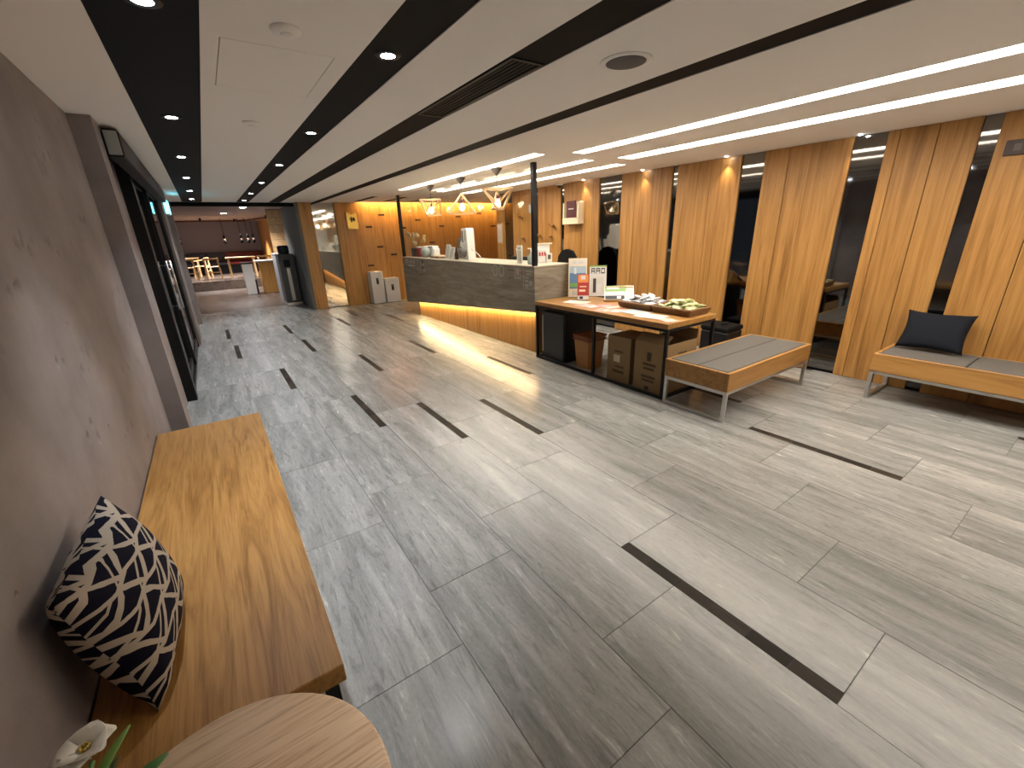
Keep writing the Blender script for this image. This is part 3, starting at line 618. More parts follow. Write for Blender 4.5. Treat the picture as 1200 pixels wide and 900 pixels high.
bm = B(); box(bm, (-.23, -.23, .44), (.23, .23, .53), .04, seg=2); obj('seat', bm, M_black, t)
bm = B(); prism(bm, [(-.22, .60), (.22, .60), (.23, 1.0), (.20, 1.18), (.12, 1.27), (0, 1.30), (-.12, 1.27), (-.20, 1.18), (-.23, 1.0)], 'x', .20, .26); box(bm, (.21, -.04, .46), (.25, .04, .62)); obj('backrest', bm, M_black, t)
# things on the counter
CTZ = 1.18
t = thing('dried_flower_pot', 'dark pot of beige dried flowers at the far end of the counter', 'plant', (3.62, 8.70, CTZ))
bm = B(); box(bm, (-.09, -.1, 0), (.09, .1, .17), .01); obj('pot', bm, M_pot, t)
bm = B(); hb = B()
for k in range(16):
    a = random.uniform(0, 6.28); s = random.uniform(.05, .24); h = random.uniform(.25, .45); p = (s * .6 * math.cos(a), s * math.sin(a) * 1.3, h)
    tube(bm, (0, 0, .15), p, .003, seg=5); ball(hb, p, random.uniform(.03, .055), (1, 1, .9), 1)
obj('stems', bm, M_dry, t); obj('flower_heads', hb, M_dry, t)
t = thing('red_canister', 'red canister with white lid beside the dried flower pot', 'canister', (3.60, 8.50, CTZ)); b1('body', (-.06, -.07, 0), (.06, .07, .17), M_red, t, .006); b1('lid', (-.055, -.065, .17), (.055, .065, .20), M_white, t, .006)
t = thing('white_gift_box', 'white rounded box behind the blue grey vase on the counter', 'box', (3.70, 8.18, CTZ))
b1('body', (-.07, -.26, 0), (.07, .22, .17), M_white, t, .02); b1('lid', (-.075, -.20, .17), (.075, .19, .21), M_white, t, .012)
t = thing('round_vase', 'blue grey round vase in front of the white box', 'vase', (3.53, 8.08, CTZ))
bm = B(); lathe(bm, [(.05, 0), (.085, .05), (.10, .10), (.085, .15), (.05, .185)], (0, 0, 0), 24); obj('body', bm, M_globe, t); bm = B(); lathe(bm, [(.045, .185), (.055, .19), (.055, .205), (.03, .205)], (0, 0, 0), 20); obj('neck', bm, M_white, t)
t = thing('brochure_tray', 'low brown tray of leaflets in the middle of the counter', 'tray', (3.6, 7.62, CTZ)); b1('tray', (-.11, -.19, 0), (.11, .19, .03), M_wicker, t, .004); b1('leaflet', (-.09, -.17, .03), (.09, .17, .045), M_cream, t)
def frame_stand(label, loc, w, h):
    t = thing('tabletop_frame', label, 'sign stand', loc, 0, 'small framed notices on the counter')
    bm = B(); prism(bm, [(-.03, 0), (.0, 0), (.035, h), (.025, h)], 'y', -w / 2, w / 2); obj('frame', bm, M_white, t)
    bm = B(); prism(bm, [(-.032, .02), (-.0305, .02), (.0205, h - .02), (.019, h - .02)], 'y', -w / 2 + .02, w / 2 - .02); obj('print', bm, M_stick, t)
    b1('foot', (-.04, -w / 2, 0), (.05, w / 2, .006), M_white, t)
frame_stand('left one of two small framed notices beside the white device', (3.56, 7.17, CTZ), .16, .24)
frame_stand('right one of two small framed notices beside the white device', (3.52, 6.94, CTZ), .16, .20)
t = thing('grey_screen_box', 'grey upright panel behind the small framed notices', 'screen', (3.80, 7.05, CTZ)); b1('panel', (-.015, -.14, .02), (.015, .14, .34), M_greywall, t, .004); b1('base', (-.06, -.14, 0), (.06, .14, .02), M_greywall, t)
t = thing('white_device', 'tall white device with grey panels and round grey bowl on the counter', 'device', (3.66, 6.60, CTZ))
bm = B(); prism(bm, [(-.12, 0), (-.10, .47), (-.07, .50), (.06, .50), (.08, .47), (.08, .32), (.14, .27), (.14, .21), (.09, .19), (.09, .02), (.09, 0)], 'x', -.07, .07); obj('body', bm, M_white, t)
b1('grey_panel', (-.073, .02, .28), (-.07, .065, .46), M_greywall, t); b1('grey_panel', (-.073, -.06, .30), (-.07, -.02, .46), M_stickdim, t)
bm = B(); lathe(bm, [(.02, .03), (.08, .06), (.11, .12), (.115, .18), (.02, .185)], (-.06, .03, 0), 24); obj('bowl', bm, plain('bowl_grey', (.16, .155, .145), .3), t)
bm = B(); lathe(bm, [(.035, 0), (.035, .10), (.012, .14), (.012, .19)], (-.05, .22, 0), 14); tag(obj('dark_bottle', bm, M_maroon, None, (3.6, 6.6, CTZ)), 'small dark bottle standing before the white device', 'bottle')
bm = B()
for a, b in zip([(0, 0, .17), (.02, -.08, .14), (.05, -.16, .08), (.05, -.24, .02), (.0, -.3, .006)], [(.02, -.08, .14), (.05, -.16, .08), (.05, -.24, .02), (.0, -.3, .006), (-.1, -.34, .006)]): tube(bm, a, b, .006, seg=8)
tag(obj('white_cable', bm, M_white, None, (3.62, 6.43, CTZ)), 'white cable hanging down right of the white device', 'cable')
t = thing('acrylic_easel', 'white and clear acrylic notice easel left of the near black post', 'sign stand', (3.60, 5.02, CTZ))
bm = B(); bar(bm, (.06, .12, 0), (-.02, .06, .20), .012); obj('strut', bm, M_white, t)
b1('card', (-.012, -.06, .0), (.0, .06, .24), M_white, t); b1('print', (-.0135, -.04, .03), (-.012, .04, .17), M_stick, t); b1('print', (-.0135, -.035, .19), (-.012, .035, .21), M_stickdim, t)
t = thing('hand_gel', 'small grey and white pump bottle next to the near black post', 'bottle', (3.58, 4.74, CTZ)); bm = B(); lathe(bm, [(.045, 0), (.05, .02), (.05, .10), (.02, .13), (.014, .16)], (0, 0, 0), 18); obj('body', bm, M_globe, t); bm = B(); tube(bm, (0, 0, .16), (0, 0, .20), .012); bar(bm, (0, 0, .20), (-.05, 0, .20), .014); obj('pump', bm, M_white, t)
t = thing('leaflet_rack', 'white leaflet rack with red marks right of the near black post', 'rack', (3.86, 4.86, CTZ))
b1('back', (-.10, .0, 0), (.14, .02, .24), M_white, t); b1('pocket', (-.10, -.05, 0), (.03, 0, .17), M_paper, t, .004); b1('pocket', (.035, -.06, 0), (.14, 0, .12), M_paper, t, .004); b1('top_flap', (-.11, -.02, .24), (.17, .05, .255), M_cream, t)
for k in range(3): b1('red_print', (-.09 + .045 * k, -.052, .09), (-.06 + .045 * k, -.05, .14), M_red, t)
b1('dark_print', (.06, -.062, .04), (.11, -.06, .10), M_cartondark, t)

# ------------------------------------------------------------------ PENDANTS over the counter
def facet_pendant(label, x, y, nodes, edges, zc):
    t = thing('geometric_pendant', label, 'pendant lamp', (x, y, CZ), 0, 'wooden frame pendants over the counter')
    bm = B(); lathe(bm, [(.075, 0), (.07, -.012), (.015, -.075), (.008, -.085)], (0, 0, 0), 20); obj('canopy', bm, M_pot, t)
    top = max(n[2] for n in nodes)
    bm = B(); tube(bm, (0, 0, -.08), (0, 0, zc + .05), .004, seg=6); obj('cable', bm, M_pot, t)
    bm = B()
    for a, b in edges: bar(bm, Vector(nodes[a]) + Vector((0, 0, zc)), Vector(nodes[b]) + Vector((0, 0, zc)), .026, .020)
    obj('frame', bm, M_pale, t)
    bm = B(); lathe(bm, [(.018, .05), (.018, .0)], (0, 0, zc), 12); obj('socket', bm, M_maroon, t)
    bm = B(); lathe(bm, [(.015, 0), (.035, -.03), (.04, -.06), (.025, -.09), (.005, -.10)], (0, 0, zc), 16); obj('bulb', bm, M_bulb, t)
    point('bulb_light', t, (0, 0, zc - .05), 7, (1.0, .78, .5), .04)
def tri(r, z, a0): return [(r * math.cos(a0 + k * 2.0944), r * math.sin(a0 + k * 2.0944), z) for k in range(3)]
FA = math.atan2(-0.82, 0.57)   # roughly towards the entrance
E3 = [(0, 1), (1, 2), (2, 0), (3, 4), (4, 5), (5, 3), (0, 3), (1, 4), (2, 5), (0, 4), (1, 5), (2, 3)]
facet_pendant('farthest wooden frame pendant over the counter, box shaped', 3.27, 7.06, tri(.19, .11, 1.0) + tri(.14, -.13, 1.5), E3, -.33)
facet_pendant('middle wooden frame pendant over the counter, pyramid with apex up', 3.27, 6.0, [(0, 0, .13)] + tri(.225, -.14, 1.0), [(0, 1), (0, 2), (0, 3), (1, 2), (2, 3), (3, 1)], -.345)
facet_pendant('nearest wooden frame pendant over the counter, wide at the top', 3.25, 5.0, tri(.22, .12, 1.0) + tri(.08, -.12, 2.05), E3, -.36)

# ------------------------------------------------------------------ WALL-HUNG THINGS
t = thing('suggestion_box', 'cream wall box with maroon card on an oak panel', 'box', (WX, 5.66, 1.69))
b1('back_board', (-.03, 0, 0), (0, .39, .36), M_cream, t, .003); b1('side', (-.13, 0, 0), (-.03, .03, .34), M_cream, t); b1('side', (-.13, .36, 0), (-.03, .39, .34), M_cream, t); b1('front_board', (-.14, 0, 0), (-.13, .39, .10), M_cream, t)
cd = b1('card', (-.12, .08, .09), (-.11, .31, .37), M_maroon, t, label='maroon card'); b1('print', (-.122, .13, .235), (-.12, .26, .25), M_paper, cd)
t = thing('license_frame', 'white framed licence on the last oak panel behind the counter', 'picture frame', (WX, 8.16, 1.36))
b1('frame', (-.02, 0, 0), (0, .20, .42), M_pale, t, .003); pr = b1('print', (-.022, .02, .03), (-.02, .18, .39), M_paper, t); b1('text_block', (-.0232, .05, .08), (-.022, .15, .28), M_stick, pr)
for y, z, lab in [(6.83, 1.50, 'bronze wall ornament at the left, just right of the near black post'), (6.42, 1.66, 'upper bronze wall ornament near the cream wall box'), (6.48, 1.48, 'lower bronze wall ornament near the cream wall box'),
                  (7.42, 1.86, 'upper bronze ornament seen through the glass screen'), (7.36, 1.45, 'lower bronze ornament seen through the glass screen')]:
    t = thing('wall_ornament', lab, 'ornament', (WX, y, z), 0, 'bronze wall ornaments')
    bm = B(); tube(bm, (0, 0, 0), (-.05, 0, .01), .010); ball(bm, (-.06, 0, .02), .032, (1, 1.2, .8)); obj('body', bm, M_bronze, t)
    bm = B(); prism(bm, [(0.02, 0), (.11, .07), (.08, .01)], 'x', -.06, -.05); obj('wing', bm, M_bronze, t); bm = B(); prism(bm, [(-.02, 0), (-.10, -.06), (-.05, -.05)], 'x', -.06, -.05); obj('wing', bm, M_bronze, t)
t = thing('gold_plate_sign', 'gold plaque with curled edge on the oak pillar', 'sign', (2.90, 10.98, 1.78))
bm = B(); prism(bm, [(0, 0), (.24, 0), (.23, .36), (.12, .31), (.0, .38)], 'y', -.03, 0); obj('plate', bm, M_gold, t)
b1('emblem', (.08, -.036, .15), (.11, -.03, .27), M_ink, t); b1('emblem', (.13, -.036, .17), (.17, -.03, .26), M_ink, t); b1('emblem', (.05, -.036, .20), (.19, -.03, .225), M_ink, t)
t = thing('wall_plaque', 'dark name plaque high on the oak wall at the right edge', 'sign', (WX, 0.58, 2.04)); b1('plate', (-.02, 0, 0), (0, .31, .11), plain('plaque_brown', (.035, .022, .018), .4), t, .003)
for k in range(4): b1('raised_mark', (-.024, .04 + .06 * k, .03), (-.02, .08 + .06 * k, .08), plain('plaque_mark%d' % k, (.09, .07, .06), .4), t)
for i, (x, w, h, lab) in enumerate([(3.20, .30, .78, 'taller white carton standing against the oak back wall'), (3.535, .36, .60, 'shorter white carton standing against the oak back wall')]):
    t = thing('white_carton', lab, 'box', (x, 10.74, 0), 0, 'white cartons')
    b1('body', (0, 0, 0.012), (w, .27, h), M_white, t, .006); b1('plinth', (.01, .01, 0), (w - .01, .26, .012), M_ink, t)
    for a, b, c, d in ((.44, .56, .36, .37), (.44, .46, .30, .42), (.54, .56, .30, .42), (.47, .53, .32, .34)): b1('black_emblem', (w * a - .01, -.002, h - .30 + c - .3), (w * b + .01, 0, h - .30 + d - .27), M_ink, t)

# ------------------------------------------------------------------ BROCHURE TABLE
t = thing('brochure_table', 'oak topped brochure table on black steel frame beside the counter', 'table', (3.36, 2.37, 0))
TW, TLn = 0.78, 2.0
b1('tabletop', (-.005, -.005, .70), (TW, TLn, .75), M_table, t, .003)
f = .03
for x in (0, TW - f):
    for y in (0.0, .94, TLn - f):
        if x > 0 and y == .94: continue
        b1('leg', (x, y, 0), (x + f, y + f, .70), M_blackmetal, t, .002)
for x in (0, TW - f): b1('rail', (x + .001, f, .672), (x + f - .001, TLn - f, .699), M_blackmetal, t)
b1('rail', (.001, f, .001), (f - .001, TLn - f, .028), M_blackmetal, t)
for y in (0, TLn - f):
    b1('rail', (f, y + .001, .672), (TW - f, y + f - .001, .699), M_blackmetal, t); b1('rail', (f, y + .001, .001), (TW - f, y + f - .001, .028), M_blackmetal, t)
t = thing('black_fridge', 'small black refrigerator under the brochure table, next to the counter', 'refrigerator', (3.41, 3.88, 0))
b1('body', (.04, 0, .012), (.5, .42, .63), M_blackmetal, t, .006); b1('door', (0, .002, .02), (.038, .418, .625), plain('fridge_door', (.022, .026, .03), .35), t, .006); b1('handle', (-.012, .385, .1), (.0, .405, .58), M_steel, t, .003)
for yy in (.03, .36): b1('foot', (.06, yy, 0), (.1, yy + .03, .012), M_blackmetal, t)
t = thing('waste_bin', 'tan plastic waste bin with folded rim under the brochure table', 'bin', (3.60, 3.62, 0))
bm = B(); v = [(-.11, -.10), (.11, -.10), (.11, .10), (-.11, .10)]
A = [bm.verts.new((x, y, 0)) for x, y in v]; Bq = [bm.verts.new((x * 1.25, y * 1.25, .40)) for x, y in v]; Cq = [bm.verts.new((x * 1.12, y * 1.12, .39)) for x, y in v]; Dq = [bm.verts.new((x * .92, y * .92, .02)) for x, y in v]
bm.faces.new(A[::-1]); bm.faces.new(Dq)
for P, Q in ((A, Bq), (Bq, Cq), (Cq, Dq)):
    for i in range(4): bm.faces.new((P[i], P[(i + 1) % 4], Q[(i + 1) % 4], Q[i]))
obj('body', bm, M_bin, t)
bm = B()
for z0, k in ((.40, 1.32), (.36, 1.29)):
    for i in range(4): bar(bm, (v[i][0] * k, v[i][1] * k, z0), (v[(i + 1) % 4][0] * k, v[(i + 1) % 4][1] * k, z0), .02, .022)
o = obj('rim', bm, plain('bin_rim', (.23, .07, .025), .45), t); o['label'] = 'darker red-brown rim'
def carton(label, loc, sx, sy, h, op):
    t = thing('cardboard_carton', label, 'box', loc, 0, 'cartons under the brochure table')
    bm = B(); w = .006
    box(bm, (0, 0, 0), (sx, sy, w)); box(bm, (0, 0, w), (w, sy, h)); box(bm, (sx - w, 0, w), (sx, sy, h)); box(bm, (w, 0, w), (sx - w, w, h)); box(bm, (w, sy - w, w), (sx - w, sy, h)); obj('body', bm, M_carton, t)
    if op:
        bm = B(); prism(bm, [(sx, h - .005), (sx + .015, h + .09), (sx + .02, h + .09), (sx + .005, h - .005)], 'y', .005, sy - .005); obj('flap', bm, M_carton, t)
        bm = B(); prism(bm, [(0, h - .004), (.002, h), (.10, h + .075), (.10, h + .07)], 'y', .005, sy - .005); obj('flap', bm, M_carton, t)
    else:
        b1('flap', (0.0, 0.002, h), (sx / 2 - .002, sy - .002, h + .004), M_carton, t); b1('flap', (sx / 2 + .002, 0.002, h), (sx, sy - .002, h + .004), M_carton, t)
    return t
t = carton('cardboard carton with pale label, middle of the floor under the brochure table', (3.45, 2.86, 0), .36, .32, .50, False)
b1('label_print', (-.001, .14, .22), (0, .23, .30), M_cream, t); b1('printed_lines', (-.001, .10, .33), (0, .22, .35), M_cartondark, t); b1('printed_lines', (-.001, .08, .10), (0, .24, .13), M_cartondark, t); b1('printed_lines', (-.001, .08, .16), (0, .20, .18), M_cartondark, t)
t = carton('larger cardboard carton with dark print at the bench end of the table', (3.43, 2.42, 0), .50, .37, .52, True)
b1('printed_mark', (-.001, .16, .33), (0, .21, .42), M_cartondark, t)
for zz, a, b in ((.28, .10, .26), (.235, .12, .25), (.15, .10, .27), (.11, .11, .26)): b1('printed_lines', (-.001, a, zz), (0, b, zz + .025), M_cartondark, t)
b1('printed_mark', (-.001, .17, .02), (0, .22, .06), M_ink, t); b1('printed_mark', (.2, -.001, .38), (.34, 0, .42), M_cartondark, t)
t = thing('black_case', 'small black case on the floor against the mirror strip', 'case', (4.98, 2.68, 0))
b1('body', (0, 0, .02), (.34, .36, .36), M_blackmetal, t, .02); b1('lid', (-.005, -.005, .36), (.345, .365, .42), M_black, t, .015); b1('handle', (.1, .13, .42), (.24, .16, .445), M_blackmetal, t, .006)
for a in (.02, .28):
    for b in (.02, .3): b1('foot', (a, b, 0), (a + .03, b + .03, .02), M_blackmetal, t)
# brochure stands on the table (local: x along the face, front towards -y)
def stand(label, loc, w, h, tilt, rz, quads, mats):
    t = thing('brochure_stand', label, 'sign stand', loc, rz, 'brochure stands')
    s = tilt * h
    bm = B(); prism(bm, [(0, .0), (.006, .0), (s + .006, h), (s, h)], 'x', -w / 2, w / 2); obj('holder', bm, M_acryl, t)
    bm = B(); box(bm, (-w / 2, -.02, 0), (w / 2, s + .03, .004)); prism(bm, [(s * .6 + .01, h * .6), (s + .05, 0.004), (s + .056, .004), (s * .6 + .014, h * .6)], 'x', -w / 6, w / 6); obj('foot', bm, M_acryl, t)
    for k, (u0, v0, u1, v1, mi, lift) in enumerate(quads):
        bm = B(); d = -.002 - .0012 * lift
        z0 = .006 + v0 * (h - .012); z1 = .006 + v1 * (h - .012); x0 = (u0 - .5) * (w - .01); x1 = (u1 - .5) * (w - .01)
        prism(bm, [(tilt * z0 + d, z0), (tilt * z0 + d + .0012, z0), (tilt * z1 + d + .0012, z1), (tilt * z1 + d, z1)], 'x', x0, x1)
        o = obj('poster' if lift == 0 else 'printed_area', bm, mats[mi], t if lift == 0 else base)
        if lift == 0: base = o
    return t
FR = -math.pi / 4 * 0.95
PM = [M_paper, M_blue, M_sky, M_green, M_red, M_orange, M_ink, M_cream, M_stick]
stand('tall poster stand with blue landscape picture, nearest the stone counter', (3.93, 4.20, .751), .25, .50, .18, FR,
      [(0, 0, 1, 1, 7, 0), (.06, .22, .94, .62, 1, 1), (.06, .62, .94, .80, 2, 1), (.30, .60, .42, .76, 0, 2), (.10, .84, .9, .95, 0, 1), (.25, .86, .4, .93, 8, 2), (.55, .86, .75, .92, 8, 2), (.06, .26, .9, .36, 3, 2), (.2, .04, .8, .16, 8, 1)], PM)
stand('white poster stand with bold dark letters and grey picture, right of the red leaflet', (4.16, 4.06, .751), .23, .40, .18, FR,
      [(0, 0, 1, 1, 0, 0), (.10, .74, .14, .92, 6, 1), (.14, .88, .28, .92, 6, 1), (.14, .80, .28, .84, 6, 1), (.28, .74, .32, .92, 6, 1), (.38, .74, .42, .92, 6, 1), (.42, .88, .58, .92, 6, 1), (.42, .81, .58, .85, 6, 1), (.58, .74, .62, .92, 6, 1),
       (.68, .74, .72, .92, 6, 1), (.72, .88, .86, .92, 6, 1), (.72, .74, .86, .78, 6, 1), (.86, .74, .90, .92, 6, 1), (.12, .08, .88, .62, 8, 1), (.22, .12, .40, .58, 6, 2), (.45, .10, .72, .40, 0, 2), (.0, .955, 1, 1, 3, 1)], PM)
stand('narrow red and orange leaflet stand between the two tall posters', (3.82, 3.98, .751), .15, .32, .18, FR,
      [(0, 0, 1, 1, 4, 0), (.05, .68, .95, .98, 5, 1), (.3, .80, .7, .95, 0, 2), (.15, .32, .7, .40, 7, 2), (.2, .50, .8, .54, 7, 2), (.0, .0, 1, .16, 0, 1), (.2, .03, .5, .13, 6, 2)], PM)
t = thing('menu_easel', 'slanted green and white menu board on a small wooden easel', 'sign stand', (4.05, 3.58, .751), FR)
bm = B(); prism(bm, [(-.02, .0), (.05, .0), (.05, .02), (-.02, .02)], 'x', -.19, .19); prism(bm, [(.06, 0), (.20, 0), (.155, .16), (.14, .16)], 'x', -.17, .17); obj('easel', bm, M_table, t)
def slant(nm, x0, x1, s0, s1, off, mat):
    bm = B(); d = Vector((0, .75, .66)); n = Vector((0, -.66, .75)); o0 = Vector((0, .0, .022))
    P = [o0 + d * s + n * k for s in (s0, s1) for k in (off, off + .003)]
    v = [bm.verts.new((x, p.y, p.z)) for x in (x0, x1) for p in P]
    for q in ((0, 1, 3, 2), (4, 6, 7, 5), (0, 4, 5, 1), (2, 3, 7, 6), (0, 2, 6, 4), (1, 5, 7, 3)): bm.faces.new([v[i] for i in q])
    obj(nm, bm, mat, t)
slant('board', -.18, .18, 0, .22, .0, M_paper); slant('printed_area', -.17, .08, .13, .215, .003, M_green); slant('printed_area', -.15, .0, .16, .19, .006, M_paper); slant('printed_area', -.17, .06, .005, .06, .003, M_ink); slant('printed_area', .10, .17, .12, .21, .003, M_cream); slant('printed_area', -.03, .02, .008, .05, .006, M_paper)
# wicker trays with packets
def basket(label, loc, rz):
    t = thing('wicker_tray', label, 'basket', loc, rz, 'wicker trays of packets'); sx, sy, h = .15, .195, .055
    bm = B(); box(bm, (-sx, -sy, 0), (sx, sy, .008))
    obj('base', bm, M_wicker, t)
    bm = B()
    for k in range(5):
        z = .006 + k * .011; e = .01 + k * .004
        pts = [(-sx - e, -sy - e), (sx + e, -sy - e), (sx + e, sy + e), (-sx - e, sy + e)]
        for i in range(4): tube(bm, (*pts[i], z), (*pts[(i + 1) % 4], z), .0065, seg=6)
    obj('woven_side', bm, M_wicker, t)
    bm = B()
    for i in range(4): tube(bm, (*pts[i], .062), (*pts[(i + 1) % 4], .062), .010, seg=8)
    obj('rim', bm, M_wicker, t)
basket('wicker tray heaped with white and blue packets', (3.93, 3.115, .751), 0)
basket('wicker tray heaped with green and yellow packets, at the table end', (3.93, 2.645, .751), 0)
bm = B(); nx, ny = 7, 5; g = {}
for s in (1, -1):
    for i in range(nx):
        for j in range(ny):
            u = i / (nx - 1) * 2 - 1; v_ = j / (ny - 1) * 2 - 1
            if s == -1 and (i in (0, nx - 1) or j in (0, ny - 1)): g[s, i, j] = g[1, i, j]; continue
            hgt = .016 * (1 - u ** 4) * (1 - v_ ** 4) * s
            g[s, i, j] = bm.verts.new((u * .062, v_ * .042, hgt))
    for i in range(nx - 1):
        for j in range(ny - 1):
            f = bm.faces.new((g[s, i, j], g[s, i + 1, j], g[s, i + 1, j + 1], g[s, i, j + 1])); f.smooth = True
pk = mesh('packet', bm, M_pack1); pk2 = pk.copy(); pk2.materials.clear(); pk2.materials.append(M_pack2)
for (cx, cy, me, lab, grp) in [(3.93, 3.115, pk, 'small white and blue packet in the wicker tray by the menu easel', 'white and blue packets'), (3.93, 2.645, pk2, 'small green and yellow packet in the wicker tray at the table end', 'green and yellow packets')]:
    for lay in range(4):
        n = (4, 4, 3, 2)[lay]
        for i in range(3 if lay < 2 else 2):
            for j in range(n):
                o = obj('snack_packet', me, None, None, (cx + (i - (1 if lay < 2 else .5)) * .10 + random.uniform(-.012, .012), cy + (j - (n - 1) / 2) * .098 + random.uniform(-.012, .012), .751 + .034 + lay * .027 + random.uniform(0, .01)))
                o.rotation_euler = (random.uniform(-.4, .4), random.uniform(-.4, .4), random.uniform(-1.2, 1.2)); tag(o, lab, 'packet', grp)
# flat papers lying on the table
for k, (x, y, w, l, rz, mt, lab) in enumerate([(3.66, 3.92, .21, .30, .3, M_paper, 'white leaflet lying on the table below the red leaflet stand'), (3.56, 3.62, .21, .30, .1, M_palepink, 'pale pink leaflet lying left of the pink one'),
        (3.70, 3.42, .22, .32, -.25, M_pink, 'pink leaflet lying in front of the menu easel'), (3.52, 3.24, .21, .30, .35, M_palepink, 'pale leaflet half under others near the table front'),
        (3.62, 2.98, .21, .30, -.1, M_sky, 'pale blue leaflet lying before the white and blue packets'), (3.55, 2.72, .21, .30, .2, M_paper, 'white leaflet lying before the green packets'), (3.52, 2.50, .15, .21, -.3, M_palepink, 'pinkish leaflet at the near corner of the table')]):
    bm = B(); box(bm, (-w / 2, -l / 2, 0), (w / 2, l / 2, .0012)); box(bm, (-w / 2 + .02, -l / 2 + .03, .0012), (w / 2 - .02, -l / 2 + .12, .0015), 0, 1); box(bm, (-w / 2 + .03, .02, .0012), (w / 2 - .06, .05, .0015), 0, 1); o = obj('leaflet', bm, [mt, (M_stick if k % 2 else M_cream)], None, (x, y, .7505 + .0016 * (k % 3))); o.rotation_euler = (0, 0, rz); tag(o, lab, 'leaflet', 'leaflets on the table')

# ------------------------------------------------------------------ UPHOLSTERED BENCHES
def bench(label, loc, rz, Lx, Dy, cushions, trim):
    t = thing('upholstered_bench', label, 'bench', loc, rz)
    z0, z1 = .185, .44; w = .03
    bm = B(); box(bm, (0, 0, z0 + .09), (Lx, w, z1), .004); box(bm, (0, Dy - w, z0 + .09), (Lx, Dy, z1), .004); box(bm, (0, w, z0 + .09), (w, Dy - w, z1), .004); box(bm, (Lx - w, w, z0 + .09), (Lx, Dy - w, z1), .004); box(bm, (w, w, z0 + .09), (Lx - w, Dy - w, z0 + .12)); obj('oak_tray', bm, trim, t)
    for (a0, a1, b0, b1_) in cushions:
        bm = B(); box(bm, (w + a0 * (Lx - 2 * w) + .003, w + b0 * (Dy - 2 * w) + .003, z0 + .12), (w + a1 * (Lx - 2 * w) - .003, w + b1_ * (Dy - 2 * w) - .003, z1 + .004), .012, seg=2); obj('seat_pad', bm, M_fabric, t)
    s = .03
    for x in (0.004, Lx - s - .004):
        bm = B(); box(bm, (x, .004, 0), (x + s, .004 + s, z0 + .06), .002); box(bm, (x, Dy - s - .004, 0), (x + s, Dy - .004, z0 + .06), .002); box(bm, (x, .004 + s, 0), (x + s, Dy - s - .004, s), .002); box(bm, (x, .004, z0 + .06), (x + s, Dy - .004, z0 + .09), .002); obj('leg_frame', bm, M_steel, t)
    bm = B()
    for y in (.004, Dy - s - .004): box(bm, (.034, y, z0 + .062), (Lx - .034, y + s, z0 + .088), .002)
    obj('rail', bm, M_steel, t)
    return t
bench('grey upholstered oak bench standing out from the wall beside the brochure table', (3.32, 1.72, 0), 0, 1.50, .62, [(0, 1, 0, .5), (0, 1, .5, 1)], M_benchx)
bench('grey upholstered oak bench along the wall at the right, with dark pillow', (5.40, -0.55, 0), math.pi / 2, 1.78, .54, [(0, .333, 0, 1), (.333, .667, 0, 1), (.667, 1, 0, 1)], M_benchy)

# ------------------------------------------------------------------ CUSHIONS
def cushion_mesh(name, w, h, th, mat, n=18, pinch=0.13):
    bm = B(); uvl = bm.loops.layers.uv.new('UVMap'); g = {}
    for s in (1, -1):
        for i in range(n + 1):
            for j in range(n + 1):
                u = i / n * 2 - 1; v = j / n * 2 - 1; e = i in (0, n) or j in (0, n)
                if s == -1 and e: g[s, i, j] = g[1, i, j]; continue
                px = u * (1 - pinch * (1 - v * v) * abs(u) ** 1.5 * 0.75); py = v * (1 - pinch * (1 - u * u) * abs(v) ** 1.5 * 0.75)
                b = ((1 - u ** 2) * (1 - v ** 2)) ** 0.42
                wr = 0.004 * math.sin(9 * u + 4 * v) * (1 - b)
                g[s, i, j] = bm.verts.new((px * w / 2, py * h / 2, s * th / 2 * b + wr))
        for i in range(n):
            for j in range(n):
                q = [(i, j), (i + 1, j), (i + 1, j + 1), (i, j + 1)]
                f = bm.faces.new([g[s, a, b] for a, b in q]); f.smooth = True
                for l, (a, b) in zip(f.loops, q): l[uvl].uv = (a / n + (0.37 if s < 0 else 0), b / n)
    return mesh(name, bm, mat)
def place_cushion(o, c, ex, ey):
    ex = Vector(ex).normalized(); ey = Vector(ey); ey = (ey - ex * ey.dot(ex)).normalized(); ez = ex.cross(ey)
    o.matrix_world = Matrix(((ex.x, ey.x, ez.x, c[0]), (ex.y, ey.y, ez.y, c[1]), (ex.z, ey.z, ez.z, c[2]), (0, 0, 0, 1)))
t = obj('patterned_cushion', cushion_mesh('patterned_cushion', .52, .42, .19, M_tri), None)
tag(t, 'navy cushion with cream triangle pattern leaning on the concrete wall', 'cushion')
place_cushion(t, (-.397, 1.425, .656), (0.03, 1, 0.0), (-.085, 0.0, .36))
t = obj('dark_pillow', cushion_mesh('dark_pillow', .46, .36, .14, M_navy), None)
tag(t, 'plain dark navy pillow leaning on the oak wall, on the bench', 'cushion')
place_cushion(t, (5.27, .945, .625), (0, -1, 0), (.16, 0, .33))

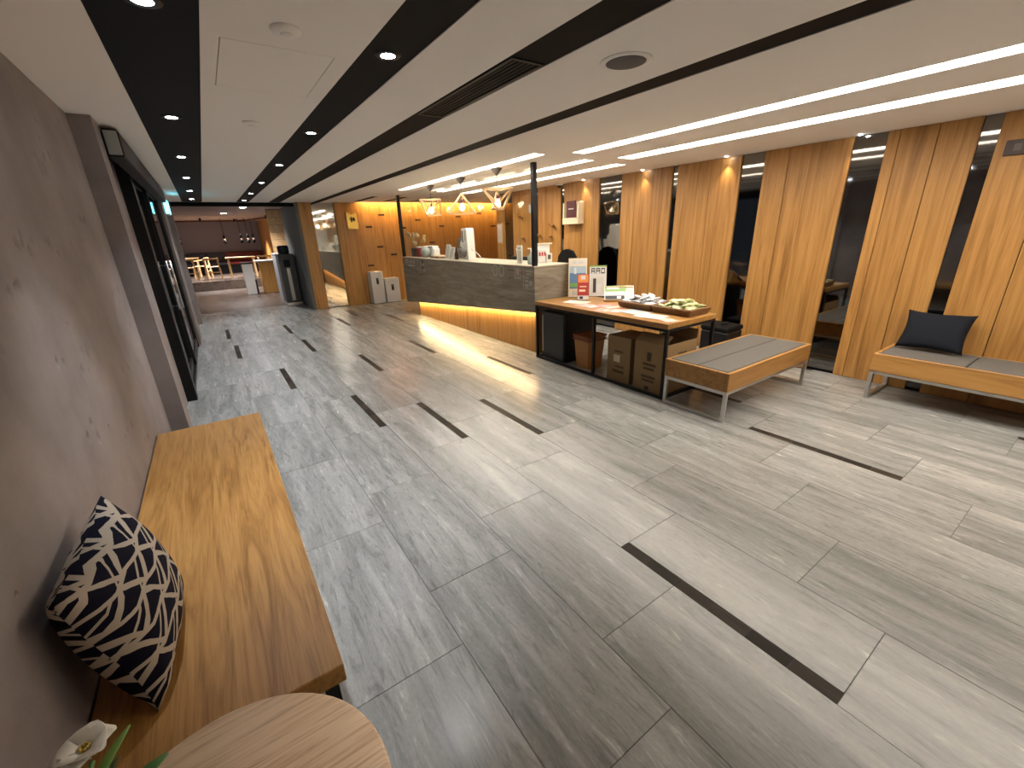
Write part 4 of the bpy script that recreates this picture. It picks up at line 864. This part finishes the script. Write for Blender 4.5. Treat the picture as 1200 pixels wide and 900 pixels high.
# ------------------------------------------------------------------ FOREGROUND BENCH, ROUND TABLE, FLOWER
t = thing('wooden_bench', 'long plain oak bench against the concrete wall', 'bench', (-.505, 1.015, 0))
b1('seat_board', (0, 0, .385), (.575, 2.315, .45), M_bench, t, .003)
for y in (.06, 2.19):
    bm = B()
    for x in (.03, .515): box(bm, (x, y, 0), (x + .04, y + .06, .385))
    box(bm, (.07, y, .33), (.515, y + .06, .385)); box(bm, (.07, y, 0), (.515, y + .06, .03)); obj('leg_frame', bm, M_blackmetal, t)
t = thing('round_table', 'round pale ash side table at the end of the oak bench', 'table', (-.207, .668, 0))
bm = B(); lathe(bm, [(.275, .525), (.290, .530), (.296, .538), (.296, .548), (.290, .555), (.01, .555)], (0, 0, 0), 64); obj('tabletop', bm, M_ash, t)
bm = B(); tube(bm, (0, 0, .02), (0, 0, .525), .025, seg=16); obj('stem', bm, M_blackmetal, t)
bm = B(); lathe(bm, [(.18, 0), (.18, .012), (.03, .02)], (0, 0, 0), 32); obj('foot', bm, M_blackmetal, t)
t = thing('flower_vase', 'white flower with green leaves in a small vase on the round table', 'plant', (-.36, .66, .555))
bm = B(); lathe(bm, [(.03, 0), (.045, .02), (.05, .07), (.025, .12), (.03, .14)], (0, 0, 0), 24); obj('vase', bm, M_white, t)
fc = Vector((.022, .125, .25))
bm = B(); tube(bm, (0, 0, .10), (.0, .05, .19), .004, seg=8); tube(bm, (.0, .05, .19), fc - Vector((0, .0, .012)), .004, seg=8); obj('stem', bm, M_leaf, t)
def blade(nm, base, tip, w, mat, curl=.02, up=(0, 0, 1), n=6, tipw=.0):
    bm = B(); base = Vector(base); tip = Vector(tip); d = tip - base; s = d.normalized().cross(Vector(up)).normalized(); nn = s.cross(d.normalized())
    rows = []
    for i in range(n + 1):
        k = i / n; ww = w * (math.sin(math.pi * min(1, k * .92 + .06)) ** .7) ; p = base + d * k + nn * curl * math.sin(math.pi * k)
        rows.append([bm.verts.new(p - s * ww / 2 + nn * ww * .18), bm.verts.new(p), bm.verts.new(p + s * ww / 2 + nn * ww * .18)])
    for a, b in zip(rows, rows[1:]):
        for i in range(2): bm.faces.new((a[i], a[i + 1], b[i + 1], b[i])).smooth = True
    o = obj(nm, bm, mat, t); md = o.modifiers.new('thick', 'SOLIDIFY'); md.thickness = .0012
    return o
for k in range(6):
    a = k * 1.047 + .3; r = .040
    blade('petal', fc, fc + Vector((r * math.cos(a), r * math.sin(a), .022 + .008 * (k % 2))), .056, M_petal, .012)
for k in range(4):
    a = k * 1.57 + .9; blade('petal', fc + Vector((0, 0, .004)), fc + Vector((.024 * math.cos(a), .024 * math.sin(a), .026)), .034, M_petal, .007)
bm = B()
for k in range(9): a = k * .7; tube(bm, fc, fc + Vector((.006 * math.cos(a), .006 * math.sin(a), .024)), .0012, seg=5); ball(bm, fc + Vector((.006 * math.cos(a), .006 * math.sin(a), .025)), .0025, sub=1)
obj('stamen', bm, M_yellow, t)
for b, e, w, mt in [((.0, .03, .16), (-.075, .115, .215), .030, M_leaf), ((.0, .04, .17), (-.05, .10, .245), .022, M_leaf), ((.0, .05, .19), (.065, .165, .235), .018, M_leaflight), ((.02, .04, .17), (.115, .10, .20), .032, M_leaf), ((.01, .06, .19), (-.012, .155, .26), .022, plain('dark_leaf', (.02, .035, .015), .5)), ((.01, .06, .19), (.05, .13, .215), .02, plain('deep_green_leaf', (.05, .09, .03), .5))]:  # last leaves are darker greens
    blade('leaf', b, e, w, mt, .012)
